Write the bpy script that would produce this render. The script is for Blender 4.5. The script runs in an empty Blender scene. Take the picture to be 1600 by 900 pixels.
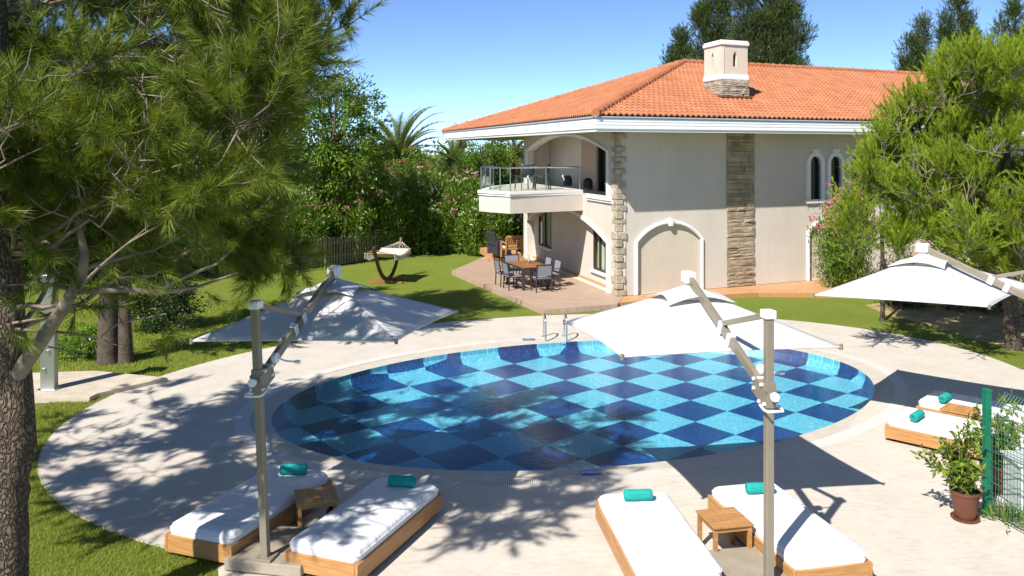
import bpy, bmesh, math, random
import numpy as np
from mathutils import Vector, Matrix
from mathutils.geometry import tessellate_polygon

random.seed(7)
RNG = np.random.RandomState(11)
PI = math.pi
scene = bpy.context.scene
COL = scene.collection
F, YH, CH = 1340.0, 235.0, 4.7           # focal length (px of a 1600 px wide picture), horizon row, eye height

def G(u, v, z=0.0):                       # point at height z seen at pixel u, v
    y = F * (CH - z) / (v - YH)
    return ((u - 800) / F * y, y, z)

def D(u, v, y):                           # point at distance y seen at pixel u, v
    return Vector(((u - 800) / F * y, y, CH - (v - YH) / F * y))

# ------------------------------------------------------------------ objects
def tag(o, label=None, cat=None, group=None, kind=None):
    if label: o['label'] = label
    if cat: o['category'] = cat
    if group: o['group'] = group
    if kind: o['kind'] = kind
    return o

def empty(name, loc, rz=0.0, label=None, cat=None, group=None):
    o = bpy.data.objects.new(name, None)
    COL.objects.link(o)
    o.empty_display_size = 0.2
    o.location = loc
    o.rotation_euler = (0, 0, rz)
    return tag(o, label, cat, group)

def kids(o):
    return [c for c in bpy.data.objects if c.parent is o]

def copy_tree(o, parent=None):
    ch = kids(o)
    c = o.copy()
    COL.objects.link(c)
    c.parent = parent
    for k in ch:
        copy_tree(k, c)
    return c

def link_mesh(name, me, mats, parent):
    ob = bpy.data.objects.new(name, me)
    COL.objects.link(ob)
    if not isinstance(mats, (list, tuple)): mats = [mats]
    for m in mats: me.materials.append(m)
    ob.parent = parent
    return ob

class MB:
    def __init__(s): s.v, s.f, s.m = [], [], []
    def add(s, vs, fs, mi=0):
        b = len(s.v)
        s.v += [tuple(p) for p in vs]
        s.f += [tuple(b + i for i in f) for f in fs]
        s.m += [mi] * len(fs)
    def box(s, c, d, R=None, mi=0):
        vs = []
        for z in (-.5, .5):
            for x, y in ((-.5, -.5), (.5, -.5), (.5, .5), (-.5, .5)):
                p = Vector((x * d[0], y * d[1], z * d[2]))
                if R is not None: p = R @ p
                vs.append(p + Vector(c))
        s.add(vs, [(3, 2, 1, 0), (4, 5, 6, 7), (0, 1, 5, 4), (1, 2, 6, 5), (2, 3, 7, 6), (3, 0, 4, 7)], mi)
    def bar(s, p0, p1, w, h, up=(0, 0, 1), mi=0):      # rectangular bar between two points
        p0, p1 = Vector(p0), Vector(p1)
        a = (p1 - p0); L = a.length; a = a / L
        x = a.cross(Vector(up))
        if x.length < 1e-4: x = Vector((1, 0, 0))
        x.normalize(); zz = x.cross(a)
        R = Matrix((x, a, zz)).transposed()
        s.box((p0 + p1) / 2, (w, L, h), R, mi)
    def prism(s, poly, z0, z1, mi=0):
        n = len(poly)
        vs = [(x, y, z0) for x, y in poly] + [(x, y, z1) for x, y in poly]
        area = sum(poly[i][0] * poly[(i + 1) % n][1] - poly[(i + 1) % n][0] * poly[i][1] for i in range(n))
        lo, hi = tuple(range(n)), tuple(range(n, 2 * n))
        if area > 0:
            fs = [lo[::-1], hi] + [(i, (i + 1) % n, n + (i + 1) % n, n + i) for i in range(n)]
        else:
            fs = [lo, hi[::-1]] + [((i + 1) % n, i, n + i, n + (i + 1) % n) for i in range(n)]
        s.add(vs, fs, mi)
    def tube(s, pts, r, n=8, cap=True, mi=0):
        pts = [Vector(p) for p in pts]
        m = len(pts)
        rs = r if isinstance(r, (list, tuple)) else [r] * m
        vs, fs = [], []
        prev = None
        for i, p in enumerate(pts):
            a = pts[min(i + 1, m - 1)] - pts[max(i - 1, 0)]
            if a.length < 1e-7: a = Vector((0, 0, 1))
            a.normalize()
            if prev is None:
                x = a.cross(Vector((0, 0, 1)))
                if x.length < .05: x = a.cross(Vector((1, 0, 0)))
            else:
                x = prev - a * prev.dot(a)
            x.normalize(); prev = x
            y = a.cross(x)
            for k in range(n):
                t = 2 * PI * k / n
                vs.append(p + (x * math.cos(t) + y * math.sin(t)) * rs[i])
        for i in range(m - 1):
            for k in range(n):
                fs.append((i * n + k, i * n + (k + 1) % n, (i + 1) * n + (k + 1) % n, (i + 1) * n + k))
        if cap:
            fs.append(tuple(range(n))[::-1]); fs.append(tuple((m - 1) * n + k for k in range(n)))
        s.add(vs, fs, mi)
    def lathe(s, prof, c=(0, 0, 0), n=24, mi=0, R=None):     # prof: (r, z) from bottom to top
        vs, fs = [], []
        for r, z in prof:
            for k in range(n):
                t = 2 * PI * k / n
                p = Vector((r * math.cos(t), r * math.sin(t), z))
                if R is not None: p = R @ p
                vs.append(p + Vector(c))
        m = len(prof)
        for i in range(m - 1):
            for k in range(n):
                fs.append((i * n + k, i * n + (k + 1) % n, (i + 1) * n + (k + 1) % n, (i + 1) * n + k))
        fs.append(tuple(range(n))[::-1]); fs.append(tuple((m - 1) * n + k for k in range(n)))
        s.add(vs, fs, mi)
    def build(s, name, mats, parent=None, bevel=0.0, seg=2, smooth=None):
        me = bpy.data.meshes.new(name)
        me.from_pydata(s.v, [], s.f)
        ob = link_mesh(name, me, mats, parent)
        me.polygons.foreach_set('material_index', s.m)
        if smooth is not None:
            me.polygons.foreach_set('use_smooth', [True] * len(s.f))
            me.set_sharp_from_angle(angle=math.radians(smooth))
        if bevel:
            b = ob.modifiers.new('bevel', 'BEVEL')
            b.width = bevel; b.segments = seg; b.limit_method = 'ANGLE'; b.angle_limit = math.radians(40)
        me.update()
        return ob

def np_mesh(name, V, k, mat, parent=None, var=None, smooth=False):
    """V: (n*k, 3) points, k of them per face"""
    V = np.asarray(V, np.float32).reshape(-1, 3)
    n = len(V) // k
    me = bpy.data.meshes.new(name)
    me.vertices.add(n * k); me.vertices.foreach_set('co', V[:n * k].ravel())
    me.loops.add(n * k); me.loops.foreach_set('vertex_index', np.arange(n * k, dtype=np.int32))
    me.polygons.add(n)
    me.polygons.foreach_set('loop_start', np.arange(0, n * k, k, dtype=np.int32))
    me.polygons.foreach_set('loop_total', np.full(n, k, np.int32))
    if var is not None:
        a = me.attributes.new('var', 'FLOAT', 'FACE')
        a.data.foreach_set('value', np.asarray(var, np.float32).ravel())
    me.update(calc_edges=True)
    return link_mesh(name, me, mat, parent)

# ------------------------------------------------------------------ materials
def nodes_of(name):
    m = bpy.data.materials.new(name); m.use_nodes = True
    nt = m.node_tree
    for n in list(nt.nodes):
        if n.type not in ('OUTPUT_MATERIAL', 'BSDF_PRINCIPLED'): nt.nodes.remove(n)
    b = nt.nodes['Principled BSDF']; o = nt.nodes['Material Output']
    return m, nt, b, o

def N(nt, t, **kw):
    n = nt.nodes.new(t)
    for k, v in kw.items():
        if k.startswith('i_'):
            n.inputs[k[2:].replace('_', ' ')].default_value = v
        else: setattr(n, k, v)
    return n

def ramp(nt, fac, stops):
    r = N(nt, 'ShaderNodeValToRGB')
    e = r.color_ramp.elements
    while len(e) < len(stops): e.new(0.5)
    for el, (p, c) in zip(e, stops):
        el.position = p; el.color = (*c, 1) if len(c) == 3 else c
    nt.links.new(fac, r.inputs[0])
    return r.outputs[0]

def coords(nt, scale=(1, 1, 1), rot=(0, 0, 0), loc=(0, 0, 0), src='Object'):
    tc = N(nt, 'ShaderNodeTexCoord'); mp = N(nt, 'ShaderNodeMapping')
    mp.inputs['Scale'].default_value = scale; mp.inputs['Rotation'].default_value = rot; mp.inputs['Location'].default_value = loc
    nt.links.new(tc.outputs[src], mp.inputs[0])
    return mp.outputs[0]

def noise(nt, vec, scale, detail=4, rough=.55):
    n = N(nt, 'ShaderNodeTexNoise'); n.inputs['Scale'].default_value = scale
    n.inputs['Detail'].default_value = detail; n.inputs['Roughness'].default_value = rough
    nt.links.new(vec, n.inputs['Vector'])
    return n.outputs['Fac']

def mix(nt, fac, a, b, mode='MIX'):
    m = N(nt, 'ShaderNodeMix', data_type='RGBA', blend_type=mode)
    for idx, x in ((0, fac), (6, a), (7, b)):
        if isinstance(x, (int, float)): m.inputs[idx].default_value = x
        elif isinstance(x, (tuple, list)): m.inputs[idx].default_value = (*x, 1)
        else: nt.links.new(x, m.inputs[idx])
    return m.outputs[2]

def bump(nt, b, h, strength=.3, dist=.01):
    n = N(nt, 'ShaderNodeBump'); n.inputs['Strength'].default_value = strength; n.inputs['Distance'].default_value = dist
    nt.links.new(h, n.inputs['Height']); nt.links.new(n.outputs[0], b.inputs['Normal'])
    return n

def sc(c, k): return tuple(min(1, x * k) for x in c)

def mat(name, col, rough=.6, var=.15, scale=4, bmp=0, bscale=80, bdist=.004, metal=0, stretch=(1, 1, 1), spec=.4):
    m, nt, b, o = nodes_of(name)
    v = coords(nt, stretch)
    f = noise(nt, v, scale, 5)
    c = ramp(nt, f, [(.3, sc(col, 1 - var)), (.7, sc(col, 1 + var))])
    nt.links.new(c, b.inputs['Base Color'])
    b.inputs['Roughness'].default_value = rough; b.inputs['Metallic'].default_value = metal
    b.inputs['Specular IOR Level'].default_value = spec
    if bmp: bump(nt, b, noise(nt, v, bscale, 5), bmp, bdist)
    return m

def wood(name, col, dark, rough=.5, axis=0, scale=7):
    m, nt, b, o = nodes_of(name)
    st = [9, 9, 9]; st[axis] = .7
    v = coords(nt, tuple(st))
    f = noise(nt, v, scale * .5, 6, .6)
    f2 = noise(nt, coords(nt), 3.0, 2)
    c = ramp(nt, f, [(.32, dark), (.62, col), (.8, sc(col, 1.2))])
    c = mix(nt, f2, c, mix(nt, .35, c, dark))
    nt.links.new(c, b.inputs['Base Color']); b.inputs['Roughness'].default_value = rough
    b.inputs['Specular IOR Level'].default_value = .3
    bump(nt, b, f, .25, .003)
    return m

def leafmat(name, dark, light, trans=.3, rough=.45, tip=None):
    m, nt, b, o = nodes_of(name)
    at = N(nt, 'ShaderNodeAttribute', attribute_name='var')
    st = [(0.0, dark), (.75, light)] + ([(1.0, tip)] if tip else [])
    c = ramp(nt, at.outputs['Fac'], st)
    nt.links.new(c, b.inputs['Base Color']); b.inputs['Roughness'].default_value = rough
    b.inputs['Specular IOR Level'].default_value = .35
    t = N(nt, 'ShaderNodeBsdfTranslucent')
    c2 = mix(nt, 1.0, c, (1.0, .95, .35), 'MULTIPLY')
    nt.links.new(c2, t.inputs[0])
    ms = N(nt, 'ShaderNodeMixShader'); ms.inputs[0].default_value = trans
    nt.links.new(b.outputs[0], ms.inputs[1]); nt.links.new(t.outputs[0], ms.inputs[2])
    nt.links.new(ms.outputs[0], o.inputs['Surface'])
    return m

def glassmat(name, tint, refl=.1, alpha=.85, rough=.02):
    m, nt, b, o = nodes_of(name)
    tr = N(nt, 'ShaderNodeBsdfTransparent'); tr.inputs[0].default_value = (*tint, 1)
    gl = N(nt, 'ShaderNodeBsdfGlossy'); gl.inputs['Roughness'].default_value = rough
    lw = N(nt, 'ShaderNodeLayerWeight'); lw.inputs['Blend'].default_value = .5
    pw = N(nt, 'ShaderNodeMath', operation='POWER'); pw.inputs[1].default_value = 4.0; nt.links.new(lw.outputs['Facing'], pw.inputs[0])
    fr = N(nt, 'ShaderNodeMath', operation='MULTIPLY_ADD'); fr.inputs[1].default_value = .85; fr.inputs[2].default_value = .07; nt.links.new(pw.outputs[0], fr.inputs[0])
    ms = N(nt, 'ShaderNodeMixShader')
    nt.links.new(fr.outputs[0], ms.inputs[0]); nt.links.new(tr.outputs[0], ms.inputs[1]); nt.links.new(gl.outputs[0], ms.inputs[2])
    nt.links.new(ms.outputs[0], o.inputs['Surface'])
    return m

M = {}
m, nt, b, o = nodes_of('beige_plaster'); M['plaster'] = m
st_n = noise(nt, coords(nt, (3.2, 3.2, .16)), 1.5, 5, .6); bl_n = noise(nt, coords(nt), .7, 5, .6)
c = ramp(nt, bl_n, [(.3, (.565, .51, .445)), (.7, (.63, .575, .51))])
c = mix(nt, .5, c, mix(nt, 1.0, c, ramp(nt, st_n, [(.30, (.93, .92, .905)), (.5, (1, 1, 1))]), 'MULTIPLY'))
nt.links.new(c, b.inputs['Base Color']); b.inputs['Roughness'].default_value = .88; b.inputs['Specular IOR Level'].default_value = .2
bump(nt, b, noise(nt, coords(nt), 70, 5, .7), .3, .004)
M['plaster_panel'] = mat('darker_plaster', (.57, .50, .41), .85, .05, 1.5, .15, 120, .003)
M['trim'] = mat('white_trim', (.80, .79, .78), .6, .03, 2)
M['cornice'] = mat('cornice_paint', (.88, .88, .88), .55, .02, 2)
M['gutter'] = mat('grey_gutter', (.42, .45, .50), .45, .05, 3)
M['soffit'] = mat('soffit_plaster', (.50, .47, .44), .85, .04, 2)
M['stone'] = mat('split_stone', (.37, .295, .205), .9, .35, 3.0, .9, 22, .03)
M['stone_pale'] = mat('pale_split_stone', (.42, .36, .27), .9, .3, 4.0, .9, 20, .03)
M['curtain'] = mat('pale_curtain', (.62, .56, .44), .9, .12, 3, stretch=(6, 6, .2))
M['brown_frame'] = mat('brown_frame', (.055, .042, .030), .45, .1, 5)
m, nt, b, o = nodes_of('white_canopy_fabric'); M['white_fabric'] = m
v = coords(nt)
c = ramp(nt, noise(nt, v, 1.3, 4), [(.3, (.70, .695, .685)), (.7, (.76, .755, .75))])
nt.links.new(c, b.inputs['Base Color']); b.inputs['Roughness'].default_value = .85; b.inputs['Specular IOR Level'].default_value = .2
bump(nt, b, noise(nt, coords(nt, (1, 1, 3)), 7, 4, .6), .25, .02)
t = N(nt, 'ShaderNodeBsdfTranslucent'); t.inputs[0].default_value = (.72, .72, .72, 1)
ms = N(nt, 'ShaderNodeMixShader'); ms.inputs[0].default_value = .25
nt.links.new(b.outputs[0], ms.inputs[1]); nt.links.new(t.outputs[0], ms.inputs[2]); nt.links.new(ms.outputs[0], o.inputs['Surface'])
m, nt, b, o = nodes_of('white_mattress_fabric'); M['mattress'] = m
v = coords(nt)
c = ramp(nt, noise(nt, v, 2.2, 4), [(.3, (.66, .66, .665)), (.7, (.72, .72, .725))]); nt.links.new(c, b.inputs['Base Color'])
b.inputs['Roughness'].default_value = .9; b.inputs['Specular IOR Level'].default_value = .15
cr_ = noise(nt, coords(nt, (2.2, .9, 1), (0, 0, .5)), 3.2, 3, .5); cr2 = noise(nt, coords(nt, (.8, 3, 1), (0, 0, -.4)), 4.5, 2, .5)
bump(nt, b, mix(nt, .5, cr_, cr2), .55, .07)
M['taupe'] = mat('taupe_metal', (.25, .215, .165), .42, .06, 4, metal=.15)
M['white_plastic'] = mat('white_plastic', (.78, .78, .78), .35, .03, 6)
M['slab'] = mat('taupe_slab', (.30, .26, .20), .7, .12, 5, .2, 60)
M['teak'] = wood('golden_teak', (.49, .265, .10), (.33, .155, .05), .45, 0)
M['teak_y'] = wood('golden_teak_across', (.49, .265, .10), (.33, .155, .05), .45, 1)
M['teak_dark'] = wood('brown_teak', (.34, .15, .05), (.2, .08, .028), .45, 0)
M['towel'] = mat('teal_towel', (.012, .30, .265), .95, .12, 30, .8, 160, .006)
M['steel'] = mat('polished_steel', (.70, .71, .72), .18, .05, 5, metal=1)
M['steel_dull'] = mat('brushed_steel', (.50, .50, .49), .32, .12, 3, metal=.9, stretch=(1, 1, .2))
M['charcoal'] = mat('charcoal_metal', (.035, .037, .045), .45, .1, 6)
M['grey_sling'] = mat('grey_sling_fabric', (.22, .22, .25), .8, .08, 20)
M['dark_plastic'] = mat('dark_plastic', (.05, .06, .065), .45, .1, 6)
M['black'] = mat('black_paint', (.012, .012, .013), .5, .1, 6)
M['terracotta'] = mat('terracotta_pot', (.135, .046, .026), .5, .15, 6, .1, 40)
M['potting_soil'] = mat('potting_soil', (.055, .035, .02), .95, .4, 30, .8, 60, .02)
M['red'] = mat('dark_red_paint', (.20, .018, .014), .4, .1, 6)
M['green_paint'] = mat('green_post_paint', (.008, .15, .08), .4, .06, 6)
M['green_wire'] = mat('green_wire', (.03, .12, .075), .5, .06, 6)
m, nt, b, o = nodes_of('pine_bark'); M['bark_pine'] = m
v = coords(nt, (1, 1, .5))
wv = N(nt, 'ShaderNodeVectorMath', operation='ADD'); nz = N(nt, 'ShaderNodeTexNoise'); nz.inputs['Scale'].default_value = 9; nt.links.new(v, nz.inputs['Vector'])
ns_ = N(nt, 'ShaderNodeVectorMath', operation='SCALE'); ns_.inputs['Scale'].default_value = .22; nt.links.new(nz.outputs['Color'], ns_.inputs[0])
nt.links.new(v, wv.inputs[0]); nt.links.new(ns_.outputs[0], wv.inputs[1])
vo = N(nt, 'ShaderNodeTexVoronoi', feature='DISTANCE_TO_EDGE'); vo.inputs['Scale'].default_value = 21; nt.links.new(wv.outputs[0], vo.inputs['Vector'])
vc = N(nt, 'ShaderNodeTexVoronoi'); vc.inputs['Scale'].default_value = 21; nt.links.new(wv.outputs[0], vc.inputs['Vector'])
hh_ = ramp(nt, vo.outputs['Distance'], [(0, (0, 0, 0)), (.16, (.7, .7, .7)), (.5, (1, 1, 1))])
cp = mix(nt, vc.outputs['Color'], (.22, .165, .125), (.38, .31, .25))
cp = mix(nt, noise(nt, v, 45, 4, .7), cp, (.16, .12, .09))
nt.links.new(mix(nt, mix(nt, .55, hh_, noise(nt, v, 22, 6, .75)), (.075, .055, .042), cp), b.inputs['Base Color']); b.inputs['Roughness'].default_value = .95; b.inputs['Specular IOR Level'].default_value = .1
bump(nt, b, mix(nt, .25, hh_, noise(nt, v, 60, 4, .7)), 1.0, .05)
M['bark_twig'] = mat('twig_bark', (.23, .18, .14), .95, .3, 8, .5, 40, .01)
M['bark_grey'] = mat('grey_bark', (.085, .064, .048), .95, .35, 6, .8, 20, .03)
M['fence_wood'] = wood('weathered_fence_wood', (.30, .26, .19), (.15, .12, .085), .9, 2)
M['hammock_wood'] = wood('dark_stand_wood', (.10, .045, .02), (.05, .022, .012), .5, 1)
M['rope'] = mat('cream_rope', (.62, .56, .47), .95, .1, 20)
M['rock'] = mat('pale_path_stone', (.50, .43, .34), .9, .15, 3, .4, 30, .01)
M['wall_paint'] = mat('cream_wall_paint', (.55, .51, .45), .85, .08, 2)
M['blue_sign'] = mat('blue_sign_tile', (.03, .09, .42), .3, .08, 6)
M['white_paint'] = mat('white_paint', (.82, .82, .82), .5, .02, 6)
M['cabinet'] = mat('pale_cabinet_paint', (.62, .64, .62), .5, .06, 3)
M['flower_pink'] = leafmat('pink_petals', (.62, .16, .26), (.80, .36, .44), .25, .6)
M['flower_white'] = leafmat('cream_petals', (.72, .60, .55), (.85, .82, .76), .25, .6)
M['flower_red'] = leafmat('rose_petals', (.42, .05, .08), (.62, .14, .18), .25, .6)
M['pine_a'] = leafmat('long_pine_needles', (.06, .10, .014), (.235, .30, .036), .42, .5, (.42, .49, .05))
M['pine_dark'] = leafmat('dark_pine_needles', (.026, .058, .012), (.085, .15, .026), .3, .5, (.15, .23, .03))
M['pine_light'] = leafmat('bright_pine_needles', (.11, .165, .016), (.31, .42, .03), .44, .5, (.52, .62, .04))
M['casuarina'] = leafmat('grey_green_needles', (.045, .07, .02), (.125, .17, .045), .3, .55, (.18, .22, .06))
M['broad_bright'] = leafmat('bright_leaves', (.06, .12, .012), (.20, .33, .03), .40, .38, (.32, .45, .05))
M['oleander'] = leafmat('oleander_leaves', (.07, .145, .018), (.235, .38, .05), .45, .36, (.40, .52, .11))
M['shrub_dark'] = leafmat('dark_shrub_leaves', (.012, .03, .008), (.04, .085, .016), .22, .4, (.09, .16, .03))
M['palm'] = leafmat('palm_fronds', (.13, .17, .07), (.29, .34, .14), .34, .42, (.42, .45, .2))
M['palm_dry'] = leafmat('dry_palm_fronds', (.16, .12, .05), (.34, .26, .11), .3, .6)
M['pot_leaf'] = leafmat('potted_plant_leaves', (.08, .14, .018), (.26, .33, .04), .4, .4, (.46, .46, .06))
M['house_glass'], _nt, _b, _o = nodes_of('window_glass')
_b.inputs['Base Color'].default_value = (.012, .016, .016, 1); _b.inputs['Roughness'].default_value = .06
_nt.links.new(ramp(_nt, noise(_nt, coords(_nt), 1.2, 2), [(.3, (.008, .011, .011)), (.7, (.022, .03, .028))]), _b.inputs['Base Color'])
M['clear_glass'] = glassmat('railing_glass', (.80, .92, .88))

# lawn
m, nt, b, o = nodes_of('lawn_grass'); M['lawn'] = m
v = coords(nt, src='Object')
f1 = noise(nt, v, .55, 4); f2 = noise(nt, v, 9, 5, .7); f3 = noise(nt, v, 120, 3, .7)
c = ramp(nt, f1, [(.32, (.20, .255, .034)), (.55, (.245, .30, .044)), (.75, (.31, .33, .065))])
c = mix(nt, ramp(nt, noise(nt, v, 1.7, 5, .65), [(.55, (0, 0, 0)), (.75, (.55, .55, .55))]), c, (.33, .31, .075))
c = mix(nt, .55, c, ramp(nt, f2, [(.3, (.13, .18, .022)), (.7, (.26, .315, .05))]))
c = mix(nt, .5, c, mix(nt, 1.0, c, ramp(nt, f3, [(.25, (.35, .4, .3)), (.75, (1, 1, 1))]), 'MULTIPLY'))
nt.links.new(c, b.inputs['Base Color']); b.inputs['Roughness'].default_value = .9; b.inputs['Specular IOR Level'].default_value = .15
bump(nt, b, f3, .9, .03)
M['blade'] = leafmat('grass_blades', (.19, .24, .03), (.30, .355, .05), .42, .6, (.42, .42, .10))
# soil
M['soil'] = mat('dry_soil', (.36, .27, .12), .95, .35, 2.5, .8, 25, .03)

# travertine deck
m, nt, b, o = nodes_of('travertine_deck'); M['deck'] = m
v = coords(nt, rot=(0, 0, math.radians(-31)))
br = N(nt, 'ShaderNodeTexBrick'); br.offset = .5
for k, val in (('Scale', 1.0), ('Mortar Size', .006), ('Mortar Smooth', .3), ('Bias', 0), ('Brick Width', .61), ('Row Height', .406)):
    br.inputs[k].default_value = val
br.inputs['Color1'].default_value = (.525, .47, .405, 1); br.inputs['Color2'].default_value = (.58, .53, .465, 1); br.inputs['Mortar'].default_value = (.47, .42, .36, 1)
nt.links.new(v, br.inputs['Vector'])
n1 = noise(nt, v, 1.6, 6, .65); n2 = noise(nt, coords(nt, (1, 3, 1), (0, 0, math.radians(-31))), 5, 6, .7)
c = mix(nt, .55, br.outputs['Color'], ramp(nt, n1, [(.3, (.42, .365, .30)), (.5, (.55, .495, .425)), (.7, (.615, .57, .51))]))
c = mix(nt, .35, c, ramp(nt, n2, [(.32, (.36, .30, .23)), (.5, (.55, .50, .43)), (.75, (.66, .62, .565))]))
nt.links.new(c, b.inputs['Base Color']); b.inputs['Roughness'].default_value = .62; b.inputs['Specular IOR Level'].default_value = .3
bump(nt, b, n2, .25, .006)
M['coping'] = mat('pale_coping', (.50, .45, .38), .6, .08, 5, .2, 40)
M['coping_ring'] = mat('cream_coping_ring', (.60, .55, .47), .6, .08, 5, .2, 40)
M['grate'] = mat('overflow_grate', (.60, .57, .52), .5, .05, 5)
M['grate_gap'] = mat('overflow_channel', (.10, .09, .08), .8, .1, 5)

# wood-look tile patio
def plank(name, c1, c2, mortar, rot, w=1.2, h=.2):
    m, nt, b, o = nodes_of(name)
    v = coords(nt, rot=(0, 0, rot))
    br = N(nt, 'ShaderNodeTexBrick')
    for k, val in (('Scale', 1.0), ('Mortar Size', .006), ('Brick Width', w), ('Row Height', h)): br.inputs[k].default_value = val
    br.inputs['Color1'].default_value = (*c1, 1); br.inputs['Color2'].default_value = (*c2, 1); br.inputs['Mortar'].default_value = (*mortar, 1)
    nt.links.new(v, br.inputs['Vector'])
    n2 = noise(nt, coords(nt, (1.2, 14, 1), (0, 0, rot)), 2.5, 5, .65)
    c = mix(nt, .35, br.outputs['Color'], ramp(nt, n2, [(.3, sc(c1, .7)), (.7, sc(c2, 1.25))]))
    nt.links.new(c, b.inputs['Base Color']); b.inputs['Roughness'].default_value = .55
    b.inputs['Specular IOR Level'].default_value = .3
    return m
M['patio'] = plank('wood_look_tiles', (.375, .265, .195), (.445, .325, .245), (.26, .18, .13), .43)
M['decking'] = plank('orange_decking', (.47, .25, .12), (.55, .31, .155), (.22, .11, .05), .43, 2.2, .14)
M['deck_edge'] = wood('decking_edge', (.50, .26, .11), (.36, .17, .065), .6, 2)

# roof tiles
m, nt, b, o = nodes_of('clay_roof_tiles'); M['roof'] = m
v = coords(nt)
at = N(nt, 'ShaderNodeAttribute', attribute_name='var')
c = ramp(nt, at.outputs['Fac'], [(0, (.34, .125, .058)), (.5, (.41, .16, .078)), (1, (.46, .195, .10))])
c = mix(nt, .4, c, mix(nt, 1.0, c, ramp(nt, noise(nt, v, 1.6, 6, .7), [(.34, (.74, .70, .66)), (.55, (1, 1, 1))]), 'MULTIPLY'))
c = mix(nt, .35, c, ramp(nt, noise(nt, v, .8, 5, .6), [(.3, (.35, .12, .056)), (.7, (.50, .22, .115))]))
nt.links.new(c, b.inputs['Base Color']); b.inputs['Roughness'].default_value = .75; b.inputs['Specular IOR Level'].default_value = .25
bump(nt, b, noise(nt, v, 60, 3), .2, .005)

# ------------------------------------------------------------------ camera, light
cam_d = bpy.data.cameras.new('camera'); cam = bpy.data.objects.new('camera', cam_d); COL.objects.link(cam)
cam.location = (0, 0, CH); cam.rotation_euler = (PI / 2, 0, 0)
cam_d.sensor_width = 36; cam_d.lens = F / 1600 * 36; cam_d.shift_y = (YH - 450) / 1600
cam_d.clip_start = .05; cam_d.clip_end = 3000
scene.camera = cam

SUNXY = Vector((-.569, -.832, 1.0)).normalized()
elev = math.asin(SUNXY.z)
sd = bpy.data.lights.new('sun', 'SUN'); sd.energy = 4.3; sd.angle = math.radians(.55); sd.color = (1, .955, .88)
so = bpy.data.objects.new('sun', sd); COL.objects.link(so)
so.rotation_euler = SUNXY.to_track_quat('Z', 'Y').to_euler()
so.location = (-20, -30, 40)
w = bpy.data.worlds.new('World'); scene.world = w; w.use_nodes = True
nt = w.node_tree; bg = nt.nodes['Background']
sky = nt.nodes.new('ShaderNodeTexSky'); sky.sky_type = 'NISHITA'; sky.sun_disc = False
sky.sun_elevation = elev; sky.sun_rotation = math.atan2(SUNXY.x, SUNXY.y)
sky.air_density = .8; sky.dust_density = 0; sky.ozone_density = 2.0; sky.altitude = 7000
tint = nt.nodes.new('ShaderNodeMix'); tint.data_type = 'RGBA'; tint.blend_type = 'MULTIPLY'; tint.inputs[0].default_value = 1
tint.inputs[7].default_value = (.80, .85, .87, 1)
nt.links.new(sky.outputs[0], tint.inputs[6]); nt.links.new(tint.outputs[2], bg.inputs[0]); bg.inputs[1].default_value = .15
scene.view_settings.view_transform = 'Standard'; scene.view_settings.look = 'None'
scene.view_settings.exposure = .90; scene.view_settings.gamma = 1
try: scene.view_settings.use_curve_mapping = False
except Exception: pass
scene.render.engine = 'CYCLES'
scene.cycles.max_bounces = 6; scene.cycles.diffuse_bounces = 4; scene.cycles.glossy_bounces = 3
scene.cycles.transparent_max_bounces = 12; scene.cycles.transmission_bounces = 4
scene.cycles.caustics_reflective = False; scene.cycles.caustics_refractive = False
scene.cycles.use_denoising = True

# ------------------------------------------------------------------ ground, pool and deck
PC, PR, PA = Vector((1.58, 17.0)), (6.14, 4.0), math.radians(22.6)
DR = (9.64, 7.24)
def ell(t, off=0.0, r=PR):
    a, b_ = r
    x, y = a * math.cos(t), b_ * math.sin(t)
    nx, ny = b_ * math.cos(t), a * math.sin(t)
    L = math.hypot(nx, ny)
    x += nx / L * off; y += ny / L * off
    return (PC.x + x * math.cos(PA) - y * math.sin(PA), PC.y + x * math.sin(PA) + y * math.cos(PA))

def in_ell(x, y, r=DR, k=1.0):
    dx, dy = x - PC.x, y - PC.y
    X = dx * math.cos(PA) + dy * math.sin(PA); Y = -dx * math.sin(PA) + dy * math.cos(PA)
    return (X / r[0]) ** 2 + (Y / r[1]) ** 2 < k

NE = 160
TS = [2 * PI * k / NE for k in range(NE)]
def ring(name, inner, outer, zi, zo, matl, parent=None, rows=1, **kw):
    """band between two closed curves given as functions of t"""
    mb = MB()
    vs = []
    for r in range(rows + 1):
        k = r / rows
        for t in TS:
            a, b2 = inner(t), outer(t)
            vs.append((a[0] + (b2[0] - a[0]) * k, a[1] + (b2[1] - a[1]) * k, zi + (zo - zi) * k))
    fs = []
    for r in range(rows):
        for i in range(NE):
            j = (i + 1) % NE
            fs.append((r * NE + i, (r + 1) * NE + i, (r + 1) * NE + j, r * NE + j))
    mb.add(vs, fs)
    return mb.build(name, matl, parent, **kw)

FLOOR = -.28
# lawn: one sheet to the horizon with the opening of the deck
mb = MB()
vs = [(*ell(t, 0, DR), 0.0) for t in TS]
R0 = [(PC.x + 40 * math.cos(t + PA), PC.y + 40 * math.sin(t + PA), 0.0) for t in TS]
R1 = [(PC.x + 900 * math.cos(t + PA), PC.y + 900 * math.sin(t + PA), 0.0) for t in TS]
vs = vs + R0 + R1
fs = []
for r in range(2):
    for i in range(NE):
        j = (i + 1) % NE
        fs.append((r * NE + i, (r + 1) * NE + i, (r + 1) * NE + j, r * NE + j))
mb.add(vs, fs)
tag(mb.build('lawn', M['lawn']), kind='structure')
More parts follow.
